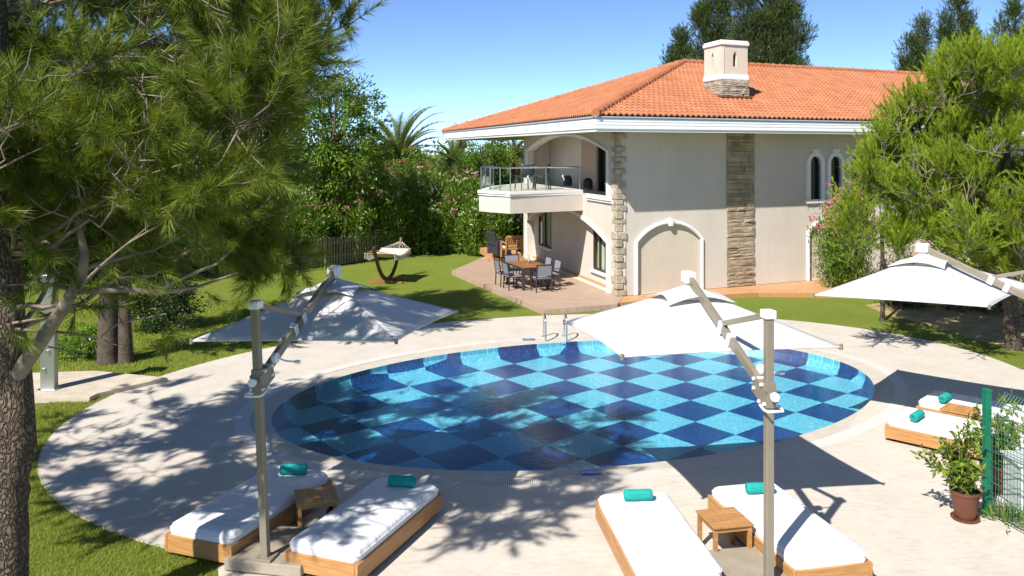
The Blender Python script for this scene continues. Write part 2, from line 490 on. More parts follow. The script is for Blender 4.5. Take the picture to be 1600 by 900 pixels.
# deck edge is a little proud of the lawn
ring('pool_deck', lambda t: ell(t, .62), lambda t: ell(t, 0, DR), .012, .012, M['deck'], rows=4)
tag(bpy.data.objects['pool_deck'], kind='structure')
mb = MB(); mb.add([(x, y, .007) for x, y in [(-3.35, 9.75), (-2.9, 8.6), (-2.75, 7.5), (-2.6, 4.0), (16, 4.0), (17, 12), (12.5, 16.5), (10.9, 18.4), (8, 18), (4, 12), (0, 10.4)]], [tuple(range(11))])
tag(mb.build('pool_terrace', M['deck']), kind='structure')
o = ring('deck_border', lambda t: ell(t, 0, DR), lambda t: ell(t, .004, DR), .012, .001, M['coping']); tag(o, kind='structure')
o = ring('pool_kerb', lambda t: ell(t, .0), lambda t: ell(t, .36), -.016, .006, M['coping'], rows=2); tag(o, kind='structure')
o = ring('pool_channel', lambda t: ell(t, .36), lambda t: ell(t, .62), -.03, -.03, M['grate_gap']); tag(o, kind='structure')
# overflow grating: slats across the channel; a smooth cover along the rest
mb = MB()
gt = 1400
for k in range(gt):
    t = 2 * PI * k / gt
    a = Vector((*ell(t, .362), .010)); b2 = Vector((*ell(t, .618), .010))
    mb.bar(a, b2, .019 if 1 else 0, .012)
o = mb.build('pool_grating', M['grate']); tag(o, kind='structure')

# pool basin with checkered mosaic
AFF = None
_P = {(0,0):(774.3,620.7),(1,0):(817.8,637.4),(2,0):(865.5,655.7),(3,0):(916.8,676),(4,0):(974.3,697.8),(0,1):(830,606.8),(0,2):(882.6,594.3),(0,3):(932.7,582.3),(1,1):(875.3,622.2),(1,2):(927.8,608),(1,3):(976.7,595.8),(2,2):(976.7,623.9),(3,1):(975.5,656.9),(3,2):(1028.3,641.4),(4,1):(1033.2,678),(4,2):(1084.8,659.8),(3,3):(1078.7,626.3),(2,4):(1072.5,597),(4,3):(1136,642.2),(5,2):(1148.3,678.4),(4,4):(1181.3,626.8),(5,4):(1243.6,644.1),(4,6):(1264.4,598.7),(5,5):(1285.2,627.5),(0,-1):(712.2,635.4),(0,-2):(648.6,650.8),(0,-3):(578.9,667.9),(1,-2):(689,671.6),(0,-4):(503,686),(-1,-2):(613,632.5),(1,-3):(618,688.7),(2,-3):(660.8,712.7)}
A = []; B = []
for k, (u, v_) in _P.items():
    p = G(u, v_, FLOOR); A.append((p[0], p[1], 1)); B.append(k)
AFF = np.linalg.lstsq(np.array(A), np.array(B, float), rcond=None)[0]      # (3, 2): floor point to cell
m, nt, b, o = nodes_of('mosaic_checker'); M['mosaic'] = m
tc = N(nt, 'ShaderNodeTexCoord')
outs = []
for q in range(2):
    d = N(nt, 'ShaderNodeVectorMath', operation='DOT_PRODUCT'); nt.links.new(tc.outputs['Object'], d.inputs[0])
    d.inputs[1].default_value = (AFF[0, q], AFF[1, q], 0)
    a_ = N(nt, 'ShaderNodeMath', operation='ADD'); a_.inputs[1].default_value = AFF[2, q] + 100
    nt.links.new(d.outputs['Value'], a_.inputs[0]); outs.append(a_.outputs[0])
cx = N(nt, 'ShaderNodeCombineXYZ'); nt.links.new(outs[0], cx.inputs[0]); nt.links.new(outs[1], cx.inputs[1]); cx.inputs[2].default_value = .5
ck = N(nt, 'ShaderNodeTexChecker'); ck.inputs['Scale'].default_value = 1.0; nt.links.new(cx.outputs[0], ck.inputs['Vector'])
ck.inputs['Color1'].default_value = (0, 0, 0, 1); ck.inputs['Color2'].default_value = (1, 1, 1, 1)
tile = N(nt, 'ShaderNodeVectorMath', operation='SCALE'); nt.links.new(cx.outputs[0], tile.inputs[0]); tile.inputs['Scale'].default_value = 36
fl = N(nt, 'ShaderNodeVectorMath', operation='FLOOR'); nt.links.new(tile.outputs[0], fl.inputs[0])
wn = N(nt, 'ShaderNodeTexWhiteNoise', noise_dimensions='2D'); nt.links.new(fl.outputs[0], wn.inputs['Vector'])
lightc = ramp(nt, wn.outputs['Value'], [(0, (.12, .50, .67)), (.5, (.18, .58, .73)), (.85, (.28, .68, .80)), (1, (.52, .84, .90))])
darkc = ramp(nt, wn.outputs['Value'], [(0, (.006, .034, .15)), (.6, (.010, .055, .22)), (.9, (.016, .085, .29)), (1, (.035, .16, .38))])
c = mix(nt, ck.outputs['Fac'], lightc, darkc)
fr = N(nt, 'ShaderNodeVectorMath', operation='FRACTION'); nt.links.new(tile.outputs[0], fr.inputs[0])
bk = N(nt, 'ShaderNodeTexBrick'); bk.offset = 0
for k, val in (('Scale', 1.0), ('Mortar Size', .05), ('Brick Width', 1.0), ('Row Height', 1.0)): bk.inputs[k].default_value = val
nt.links.new(tile.outputs[0], bk.inputs['Vector'])
bk.inputs['Color1'].default_value = bk.inputs['Color2'].default_value = (1, 1, 1, 1); bk.inputs['Mortar'].default_value = (.72, .78, .85, 1)
c = mix(nt, .8, c, mix(nt, 1.0, c, bk.outputs['Color'], 'MULTIPLY'))
nt.links.new(c, b.inputs['Base Color']); b.inputs['Roughness'].default_value = .35
o = ring('pool_waterline', lambda t: ell(t, -.001), lambda t: ell(t, .0), -.12, -.016, M['mosaic']); tag(o, kind='structure')
o = ring('pool_wall', lambda t: ell(t, -.10), lambda t: ell(t, 0), FLOOR, -.12, M['mosaic'], rows=3); tag(o, kind='structure')
mb = MB(); mb.add([(*ell(t, -.10), FLOOR) for t in TS], [tuple(range(NE))])
o = mb.build('pool_floor', M['mosaic']); tag(o, kind='structure')
# water
m, nt, b, o = nodes_of('pool_water'); M['water'] = m
tr = N(nt, 'ShaderNodeBsdfTransparent'); tr.inputs[0].default_value = (.80, .955, .995, 1)
gl = N(nt, 'ShaderNodeBsdfGlossy'); gl.inputs['Roughness'].default_value = .015
fr = N(nt, 'ShaderNodeFresnel'); fr.inputs[0].default_value = 1.30
ms = N(nt, 'ShaderNodeMixShader')
bp = N(nt, 'ShaderNodeBump'); bp.inputs['Strength'].default_value = .16; bp.inputs['Distance'].default_value = .02
nv = coords(nt, (1, 1.6, 1))
nt.links.new(noise(nt, nv, 7, 4, .55), bp.inputs['Height'])
nt.links.new(bp.outputs[0], gl.inputs['Normal']); nt.links.new(bp.outputs[0], fr.inputs['Normal'])
nt.links.new(fr.outputs[0], ms.inputs[0]); nt.links.new(tr.outputs[0], ms.inputs[1]); nt.links.new(gl.outputs[0], ms.inputs[2])
nt.links.new(ms.outputs[0], o.inputs['Surface'])
mb = MB(); mb.add([(*ell(t, -.002), -.024) for t in TS], [tuple(range(NE))])
tag(mb.build('pool_water', M['water']), kind='structure')

# pool lights on the basin wall
def pool_lamp(u, v_, label):
    p = Vector(G(u, v_, -.27))
    c2 = Vector((PC.x, PC.y, .5)) - p; c2.normalize()
    R = c2.to_track_quat('Z', 'Y').to_matrix()
    e = empty('pool_lamp', p, 0, label, 'pool lamp', 'pool lamps')
    mb = MB(); mb.lathe([(.0, .0), (.11, .0), (.115, .012), (.085, .02), (.084, .012)], n=20, R=R); mb.build('rim', M['white_plastic'], e, smooth=40)
    mb = MB(); mb.lathe([(.0, .014), (.083, .014), (.05, .024), (.001, .028)], n=20, R=R); mb.build('lens', M['cabinet'], e, smooth=40)
pool_lamp(684, 571, 'round white lamp on the pool wall beside the shaded left umbrella')
pool_lamp(1319, 585, 'round white lamp on the right end of the pool wall, towards the angled sunbeds')

# depth signs set in the deck
def depth_sign(u, v_, label, rz):
    p = G(u, v_, .02)
    e = empty('depth_sign', (p[0], p[1], .0225), rz, label, 'depth sign', 'pool depth signs')
    mb = MB(); mb.box((0, 0, 0), (.30, .15, .012)); mb.build('tile', M['blue_sign'], e)
    cu = bpy.data.curves.new('lettering', 'FONT'); cu.body = '150cm'; cu.size = .105; cu.align_x = 'CENTER'; cu.align_y = 'CENTER'; cu.extrude = .001
    tmp = bpy.data.objects.new('lettering', cu); COL.objects.link(tmp); bpy.context.view_layer.update()
    me = bpy.data.meshes.new_from_object(tmp); bpy.data.objects.remove(tmp)
    t = link_mesh('lettering', me, M['white_paint'], e); t.location = (0, 0, .0075)
depth_sign(924, 738.5, 'blue depth tile lettered in white between the two pairs of sunbeds', .06)
depth_sign(826, 530, 'blue depth tile on the far deck just left of the pool ladder', .12)

# pool ladder
e = empty('pool_ladder', (*G(868, 531)[:2], .0), math.radians(4), 'chrome pool ladder with two curved handrails at the far edge', 'pool ladder')
for x in (-.26, .26):
    mb = MB()
    pts = [(x, .34, .0)] + [(x, .34, .40)] + [(x, .10 + .24 * math.cos(a), .40 + .22 * math.sin(a)) for a in np.linspace(0, PI, 12)[1:]] + [(x, -.14, .2), (x, -.14, -.26)]
    mb.tube(pts, .022, 10); mb.build('handrail', M['steel'], e, smooth=50)
    mb = MB(); mb.lathe([(.0, 0), (.055, 0), (.05, .02), (.03, .03)], (x, .34, .012), 16); mb.build('foot_flange', M['steel'], e, smooth=40)
for z in (-.08, -.16, -.24):
    mb = MB(); mb.box((0, -.15, z), (.5, .08, .025)); mb.build('rung', M['steel'], e, .006)

# ------------------------------------------------------------------ the house
C0 = Vector((3.29, 26.74))
d1 = Vector((2890, 1340)).normalized(); n1 = Vector((d1.y, -d1.x))
d2 = Vector((-.27, .963)).normalized(); n2 = Vector((-d2.y, d2.x))
def p1(s, z, out=0): q = C0 + d1 * s + n1 * out; return Vector((q.x, q.y, z))
def p2(t, z, out=0): q = C0 + d2 * t + n2 * out; return Vector((q.x, q.y, z))
def s1(u, out=0):
    q = (u - 800) / F; o = C0 + n1 * out
    return (o.y * q - o.x) / (d1.x - d1.y * q)
def t2(u, out=0):
    q = (u - 800) / F; o = C0 + n2 * out
    return (o.x - o.y * q) / (d2.y * q - d2.x)
def z1(u, v_, out=0): y = p1(s1(u, out), 0, out).y; return CH - (v_ - YH) / F * y
def z2(u, v_, out=0): y = p2(t2(u, out), 0, out).y; return CH - (v_ - YH) / F * y
def corner(off, z):
    q = C0 + (n1 + n2) * (off / (1 + n1.dot(n2))); return Vector((q.x, q.y, z))
ZB, ZS = .15, 5.28                       # terrace level, soffit level
house = empty('villa', (C0.x, C0.y, 0), 0, 'two storey beige villa with orange tiled hip roof, stone corner and curved balcony', 'house')
HO = Vector((C0.x, C0.y, 0))
def H(mb, name, mats, parent=None, **kw):          # house geometry is written in world space
    mb.v = [tuple(Vector(p) - HO) for p in mb.v]
    return mb.build(name, mats, parent or house, **kw)

def wall(mb, outer, holes, P, o0, o1, mi=0):
    """slab in a facade plane with openings; outlines are (along, z)"""
    loops = [outer] + holes
    flat = [q for lp in loops for q in lp]
    tris = tessellate_polygon([[Vector((a, z, 0)) for a, z in lp] for lp in loops])
    n = len(flat)
    vs = [P(a, z, o1) for a, z in flat] + [P(a, z, o0) for a, z in flat]
    fs = [tuple(t) for t in tris] + [tuple(i + n for i in t)[::-1] for t in tris]
    k = 0
    for lp in loops:
        L = len(lp)
        for i in range(L):
            j = (i + 1) % L
            fs.append((k + i, k + j, n + k + j, n + k + i))
        k += L
    mb.add(vs, fs, mi)

def arch(a0, a1, zb, zs, zc, n=14):
    pts = [(a0, zb), (a0, zs)]
    w_, h_ = (a1 - a0) / 2, zc - zs
    r = (w_ * w_ + h_ * h_) / (2 * h_)
    th = math.asin(min(1, w_ / r)) if h_ <= w_ else PI - math.asin(w_ / r)
    for k in range(1, n):
        a = -th + 2 * th * k / n
        pts.append(((a0 + a1) / 2 + r * math.sin(a), zc - r + r * math.cos(a)))
    return pts + [(a1, zs), (a1, zb)]

def arch_ring(mb, a0, a1, zb, zs, zc, wd, P, o0, o1, n=14, zcap=None):
    """trim around an arch, standing proud of the wall"""
    inn = arch(a0, a1, zb, zs, zc, n); out = arch(a0 - wd, a1 + wd, zb, zs + wd * .25, zc + wd, n)
    if zcap: out = [(a, min(z, zcap)) for a, z in out]; inn = [(a, min(z, zcap - .01)) for a, z in inn]
    L = len(inn)
    vs = []
    for q in (inn, out):
        vs += [P(a, z, o1) for a, z in q] + [P(a, z, o0) for a, z in q]
    fs = []
    for i in range(L - 1):
        fs += [(i, i + 1, 2 * L + i + 1, 2 * L + i), (L + i, 3 * L + i, 3 * L + i + 1, L + i + 1),
               (i, L + i, L + i + 1, i + 1), (2 * L + i, 2 * L + i + 1, 3 * L + i + 1, 3 * L + i)]
    fs += [(0, 2 * L, 3 * L, L), (L - 1, 2 * L - 1, 4 * L - 1, 3 * L - 1)]
    mb.add(vs, fs)

def fixn(ob):
    bm = bmesh.new(); bm.from_mesh(ob.data); bmesh.ops.recalc_face_normals(bm, faces=bm.faces); bm.to_mesh(ob.data); bm.free()
    return ob

SE = 27.0
# main facade (faces the pool) -------------------------------------------------
ARCH1 = [(s1(996), s1(1094)), (s1(1264), s1(1264) + s1(1094) - s1(996))]
ARCH1 += [(ARCH1[1][0] + 6.6, ARCH1[1][1] + 6.6)]
AZS, AZC = 1.80, 2.34
WINW = .50
W1 = [s1(1273.5), s1(1305), 2 * s1(1305) - s1(1273.5)]
W1 += [x + 6.0 for x in W1]
WZB, WZS, WZC = 2.98, 4.22, 4.50
STP = (s1(1135), s1(1178))
outer = [(0, ZB), (SE, ZB), (SE, ZS), (0, ZS)]
holes = [arch(a, b_, ZB + .005, AZS, AZC) for a, b_ in ARCH1] + [arch(x - WINW / 2, x + WINW / 2, WZB, WZS, WZC) for x in W1]
mb = MB(); wall(mb, outer, holes, p1, -.25, 0)
fixn(H(mb, 'wall', M['plaster']))
for a, b_ in ARCH1:
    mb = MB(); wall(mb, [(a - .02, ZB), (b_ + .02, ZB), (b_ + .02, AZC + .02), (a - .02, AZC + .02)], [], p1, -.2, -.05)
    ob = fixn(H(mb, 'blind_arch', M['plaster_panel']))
    mb = MB(); arch_ring(mb, a, b_, ZB, AZS, AZC, .11, p1, -.06, .05)
    fixn(H(mb, 'trim', M['trim'], ob))
    mb = MB(); arch_ring(mb, a - .03, b_ + .03, ZB, AZS + .01, AZC + .03, .05, p1, .05, .075)
    fixn(H(mb, 'moulding', M['trim'], ob))
    c = (a + b_) / 2; mb = MB()
    wall(mb, [(c - .065, AZC - .06), (c + .065, AZC - .06), (c + .10, AZC + .15), (c - .10, AZC + .15)], [], p1, .0, .11)
    fixn(H(mb, 'keystone', M['trim'], ob))
for x in W1:
    a, b_ = x - WINW / 2, x + WINW / 2
    mb = MB(); arch_ring(mb, a, b_, WZB, WZS, WZC, .15, p1, -.06, .06, 10)
    ob = fixn(H(mb, 'window', M['trim']))
    mb = MB(); arch_ring(mb, a + .002, b_ - .002, WZB, WZS, WZC - .002, .05, p1, -.10, -.065, 10)
    wall(mb, [(a - .02, WZB - .02), (b_ + .02, WZB - .02), (b_ + .02, WZC), (a - .02, WZC)], [], p1, -.22, -.12)
    fixn(H(mb, 'glass', M['house_glass'], ob))
    mb = MB(); wall(mb, [(a - .20, WZB - .13), (b_ + .20, WZB - .13), (b_ + .20, WZB), (a - .20, WZB)], [], p1, .0, .08)
    fixn(H(mb, 'sill', M['trim'], ob))
    mb = MB(); wall(mb, [(x - .06, WZC - .02), (x + .06, WZC - .02), (x + .17, WZC + .24), (x - .17, WZC + .24)], [], p1, .0, .085)
    fixn(H(mb, 'keystone', M['trim'], ob))
    mb = MB(); arch_ring(mb, a + .001, b_ - .001, WZB, WZS, WZC - .003, -.045, p1, -.118, -.07, 10)
    fixn(H(mb, 'frame', M['charcoal'], ob))

def stone_courses(mb, P, a0, a1, zb, zt, o0, o1, r, cuts=(.35, .9)):
    z = zb
    while z < zt - .02:
        h = min(r.choice((.07, .10, .13, .17, .20)), zt - z)
        if zt - z - h < .05: h = zt - z
        a = a0
        while a < a1 - .01:
            L = min(r.uniform(*cuts), a1 - a)
            if a1 - a - L < .18: L = a1 - a
            o = r.uniform(o0, o1)
            g = .006
            q = [(a + g, z + g), (a + L - g, z + g), (a + L - g, z + h - g), (a + g, z + h - g)]
            vs = [P(x, y, -.05) for x, y in q] + [P(x, y, o) for x, y in q]
            mid = P(a + L / 2 + r.uniform(-.1, .1) * L, z + h * r.uniform(.4, .75), o + r.uniform(.01, .035))
            mb.add(vs + [mid], [(0, 1, 5, 4), (1, 2, 6, 5), (2, 3, 7, 6), (3, 0, 4, 7), (4, 5, 8), (5, 6, 8), (6, 7, 8), (7, 4, 8)])
            a += L
        z += h
rr = random.Random(4)
mb = MB(); stone_courses(mb, p1, STP[0], STP[1], ZB, ZS, .015, .06, rr); fixn(H(mb, 'stone_panel', M['stone']))
# quoins on the corner: long and short stones in turn
mb = MB(); z = ZB; k = 0
while z < ZS - .03:
    h = min(rr.uniform(.16, .27), ZS - z)
    la = (.30, .17, .26, .15)[k % 4] * rr.uniform(.95, 1.05); lb = (.40, .20, .36, .18)[k % 4] * rr.uniform(.9, 1.1)
    o = rr.uniform(.03, .07)
    g = .007
    q = [corner(o, 0), p1(la, 0, o), p1(la, 0, -.05), p2(lb, 0, -.05), p2(lb, 0, o)]
    poly = [(a.x, a.y) for a in q]
    mb.prism(poly, z + g, z + h - g)
    z += h; k += 1
fixn(H(mb, 'corner_stone', M['stone_pale'], bevel=.03))

# patio facade with the two loggia arches ----------------------------------------
TE = t2(818)
A0, A1 = t2(949), t2(824)
LZS, LZC = 1.72, 2.50
UZS, UZC = 4.66, 5.26
outer = [(0.02, ZB), (TE, ZB), (TE, ZS), (.02, ZS)]
holes = [arch(A0, A1, ZB + .005, LZS, LZC, 18), arch(A0, A1, 3.20, UZS, UZC - .01, 18)]
mb = MB(); wall(mb, outer, holes, p2, -.28, 0)
fixn(H(mb, 'loggia_wall', M['plaster']))
mb = MB(); arch_ring(mb, A0, A1, ZB, LZS, LZC, .13, p2, -.02, .05, 18); lt = fixn(H(mb, 'arch_trim', M['trim']))
mb = MB(); arch_ring(mb, A0, A1, 3.25, UZS, UZC - .03, .13, p2, -.02, .05, 18, zcap=ZS - .005); fixn(H(mb, 'arch_trim', M['trim']))
# end wall of the loggia, back walls, floor slab
def pb(a, z, out=0): return p2(a, z, out - .285)
def ab(u): return t2(u, -.285)
WA = [(ab(946.5), ab(927.5)), (ab(861.5), ab(842))]
WBZ = [(.62, 2.2), (.80, 2.45)]
bholes = [[(a, z0), (b_, z0), (b_, zz), (a, zz)] for (a, b_), (z0, zz) in zip(WA, WBZ)]
mb = MB(); wall(mb, [(.32, ZB), (TE - .1, ZB), (TE - .1, 2.72), (.32, 2.72)], bholes, pb, -.25, 0)
fixn(H(mb, 'back_wall', M['plaster']))
for (a, b_), (z0, zz) in zip(WA, WBZ):
    mb = MB()
    for (x0, x1, y0, y1) in ((a, a + .07, z0, zz), (b_ - .07, b_, z0, zz), (a + .07, b_ - .07, z0, z0 + .07), (a + .07, b_ - .07, zz - .07, zz), ((a + b_) / 2 - .035, (a + b_) / 2 + .035, z0 + .07, zz - .07)):
        wall(mb, [(x0, y0), (x1, y0), (x1, y1), (x0, y1)], [], pb, -.06, .012)
    ob = fixn(H(mb, 'window', M['brown_frame']))
    mb = MB(); mb.add([pb(a, z0, -.02), pb(b_, z0, -.02), pb(b_, zz, -.02), pb(a, zz, -.02)], [(0, 1, 2, 3)])
    fixn(H(mb, 'pane', M['clear_glass'], ob))
    mb = MB()
    n_ = 60; m_ = []
    for k in range(n_ + 1):
        x = a + (b_ - a) * .72 * k / n_ + (b_ - a) * .02
        dd = -.075 + .02 * math.sin(k * 1.1)
        m_ += [pb(x, z0 + .02, dd), pb(x, zz - .02, dd)]
    mb.add(m_, [(2 * k, 2 * k + 2, 2 * k + 3, 2 * k + 1) for k in range(n_)])
    H(mb, 'curtain', M['curtain'], ob, smooth=80)
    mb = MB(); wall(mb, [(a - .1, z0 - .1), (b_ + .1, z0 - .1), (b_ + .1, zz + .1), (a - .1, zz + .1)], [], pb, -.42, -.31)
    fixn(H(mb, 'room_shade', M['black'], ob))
    mb = MB(); wall(mb, [(a - .15, z0 - .09), (b_ + .15, z0 - .09), (b_ + .15, z0), (a - .15, z0)], [], pb, 0, .10)
    fixn(H(mb, 'sill', M['trim'], ob))
# skirting step along the back wall
mb = MB(); wall(mb, [(A0 + .02, ZB), (A1 - .02, ZB), (A1 - .02, ZB + .09), (A0 + .02, ZB + .09)], [], pb, 0.003, .05); fixn(H(mb, 'step', M['decking']))
# upper storey floor slab and rooms
mb = MB(); mb.prism([tuple(p2(.32, 0, -.29).xy), tuple(p2(TE - .05, 0, -.29).xy), tuple(p2(TE - .05, 0, -2).xy), tuple(p2(1.0, 0, -2).xy)], 2.72, 3.19); fixn(H(mb, 'floor_slab', M['plaster']))
def pu(a, z, out=0): return p2(a, z, out - 1.1)
ud = (A0 + 2.05, A0 + 3.7)
mb = MB(); wall(mb, [(0.6, 3.19), (TE - .05, 3.19), (TE - .05, ZS), (.6, ZS)], [[(ud[0], 3.2), (ud[1], 3.2), (ud[1], 5.1), (ud[0], 5.1)]], pu, -.2, 0); fixn(H(mb, 'upper_back_wall', M['plaster']))
mb = MB()
for (x0, x1, y0, y1) in ((ud[0], ud[0] + .09, 3.2, 5.1), (ud[1] - .09, ud[1], 3.2, 5.1), (ud[0] + .09, ud[1] - .09, 5.0, 5.1), (ud[0] + .8, ud[0] + .88, 3.2, 5.0)):
    wall(mb, [(x0, y0), (x1, y0), (x1, y1), (x0, y1)], [], pu, -.12, -.02)
ob = fixn(H(mb, 'balcony_door', M['brown_frame']))
mb = MB(); wall(mb, [(ud[0] + .05, 3.2), (ud[1] - .05, 3.2), (ud[1] - .05, 5.05), (ud[0] + .05, 5.05)], [], pu, -.16, -.13); fixn(H(mb, 'glass', M['house_glass'], ob))
mb = MB(); wall(mb, [(ud[1] + .02, 3.2), (ud[1] + 1.6, 3.2), (ud[1] + 1.6, 5.1), (ud[1] + .02, 5.1)], [], pu, .002, .03); fixn(H(mb, 'shutter', mat('tan_shutter', (.42, .33, .26), .8, .06), ob))
# return wall at the far end of the balcony recess, and the wing beyond
mb = MB(); mb.bar(p2(TE - .15, 4.23, -.285), p2(TE - .15, 4.23, -1.09), .2, 2.07); fixn(H(mb, 'side_wall', M['plaster'])); mb = MB(); mb.bar(p2(.52, 4.23, -.285), p2(.52, 4.23, -1.09), .2, 2.07); fixn(H(mb, 'side_wall', M['plaster']))
mb = MB(); mb.prism([tuple(p2(TE + .02, 0, -3.2).xy), tuple(p2(TE + 10, 0, -3.2).xy), tuple(p2(TE + 10, 0, -12).xy), tuple(p2(TE + .02, 0, -12).xy)], ZB, ZS); fixn(H(mb, 'rear_wing', M['plaster']))
# string course on the patio facade
mb = MB()
for z0, zz, o_ in ((3.02, 3.10, .06), (3.10, 3.16, .10), (3.16, 3.22, .05)):
    wall(mb, [(.32, z0), (2.6, z0), (2.6, zz), (.32, zz)], [], p2, .0, o_)
fixn(H(mb, 'string_course', M['trim']))

# balcony ------------------------------------------------------------------------
Apt = p2(t2(911), 0, .003); Bpt = Vector(G(797, 334, 2.62)); Cpt = Vector(G(748.5, 330, 2.62))
Dpt = Vector((Cpt.x, Cpt.y, 0)) + Vector((.35, 3.3, 0)); Ept = p2(TE - .3, 0, .003)
bal = [tuple(Apt.xy), tuple(Bpt.xy), tuple(Cpt.xy), tuple(Dpt.xy), tuple(Ept.xy)]
ctr = Vector((sum(x for x, y in bal) / 5, sum(y for x, y in bal) / 5))
def grow_poly(poly, k):
    return [tuple((Vector(q) - ctr) * k + ctr) for q in poly]
def inset(poly, k): return [poly[0]] + [tuple(Vector(q) + (Vector(q) - ctr).normalized() * k) for q in poly[1:4]] + [poly[4]]
mb = MB(); mb.prism(bal, 2.62, 3.18); ob = fixn(H(mb, 'balcony', M['plaster']))
mb = MB(); mb.prism(inset(bal, .05), 3.182, 3.25); mb.prism(inset(bal, .09), 3.252, 3.335); fixn(H(mb, 'ledge', M['trim'], ob))
mb = MB(); mb.prism([tuple(Vector(q) + (ctr - Vector(q)).normalized() * .3) for q in bal], 3.30, 3.345); fixn(H(mb, 'floor', M['deck'], ob))
ZR0, ZR1 = 3.335, 4.12
rail = [Vector(q) + (ctr - Vector(q)).normalized() * .12 for q in bal]
posts = [rail[0], (rail[0] + rail[1]) / 2, rail[1], rail[1] * .66 + rail[2] * .34, rail[1] * .33 + rail[2] * .67, rail[2], rail[2] * .66 + rail[3] * .34, rail[2] * .33 + rail[3] * .67, rail[3]]
for q in posts:
    mb = MB(); mb.tube([(q.x, q.y, ZR0), (q.x, q.y, ZR1)], .024, 8); H(mb, 'railing_post', M['steel'], ob, smooth=50)
mb = MB(); mb.tube([(q.x, q.y, ZR1 + .01) for q in posts], .028, 8); H(mb, 'handrail', M['steel'], ob, smooth=50)
for q0, q1 in zip(posts[:-1], posts[1:]):
    dv = (q1 - q0).normalized()
    a = q0 + dv * .04; b_ = q1 - dv * .04
    mb = MB(); mb.add([(a.x, a.y, 3.42), (b_.x, b_.y, 3.42), (b_.x, b_.y, 4.06), (a.x, a.y, 4.06)], [(0, 1, 2, 3)]); H(mb, 'railing_glass', M['clear_glass'], ob)
# small curled white emblems on the front panes
for q0, q1 in ((posts[0], posts[1]), (posts[1], posts[2])):
    c = (q0 + q1) / 2; dv = (q1 - q0).normalized(); nn = Vector((dv.y, -dv.x)); 
    if nn.y > 0: nn = -nn
    c = c + nn * .012
    pts = []
    for k in range(22):
        a = k / 21
        x = .035 * math.sin(a * 5.2 + .4) * (1 - .2 * a); zz = 3.86 - .20 * a
        pts.append((c.x + dv.x * x, c.y + dv.y * x, zz))
    mb = MB(); mb.tube(pts, [.006 + .014 * math.sin(PI * min(1, .15 + k / 24)) for k in range(22)], 6); H(mb, 'emblem', M['white_paint'], ob, smooth=60)

# eaves, cornice and roof ----------------------------------------------------------
OV = 1.33
TF = 21.2
SEND = 29.0
ZE = 5.74
Ecor = corner(OV, 0)
def eave_line(off, z):
    c = corner(off, z); f = p2(TF, z, off); r = p1(SEND, z, off)
    far = Vector((f.x, f.y, z)) + Vector((d1.x, d1.y, 0)) * 3.5 + Vector((d2.x, d2.y, 0)) * (off - OV)
    f = f + Vector((d2.x, d2.y, 0)) * (off - OV)
    return [far, f, c, r]
def sweep(mb, prof, mi=0):                       # prof: list of (off, z); closed
    lines = [eave_line(o_, z) for o_, z in prof]
    n = len(prof); L = 4
    vs = [q for ln in lines for q in ln]
    fs = []
    for i in range(n):
        j = (i + 1) % n
        for k in range(L - 1):
            fs.append((i * L + k, i * L + k + 1, j * L + k + 1, j * L + k))
    mb.add(vs, fs, mi)
mb = MB(); sweep(mb, [(OV - .14, 5.30), (OV - .12, 5.25), (OV - .04, 5.25), (OV - .03, 5.32), (OV + .0, 5.34), (OV + .0, 5.43), (OV - .012, 5.433), (OV - .012, 5.448), (OV + .005, 5.452), (OV + .005, 5.525), (OV - .008, 5.528), (OV - .008, 5.543), (OV + .01, 5.547), (OV + .01, 5.63), (OV - .14, 5.63)])
fixn(H(mb, 'cornice', M['cornice']))
mb = MB(); sweep(mb, [(OV - .06, 5.632), (OV + .03, 5.632), (OV + .045, 5.66), (OV + .045, 5.70), (OV - .06, 5.70)])
fixn(H(mb, 'gutter', M['gutter']))
mb = MB()
so = eave_line(OV - .13, 0); back_r = so[3] + Vector((-n1.x, -n1.y, 0)) * 15; back_l = so[1] + Vector((d1.x, d1.y, 0)) * 14
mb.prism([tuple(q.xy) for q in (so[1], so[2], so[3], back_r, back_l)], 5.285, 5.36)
fixn(H(mb, 'soffit', M['soffit']))

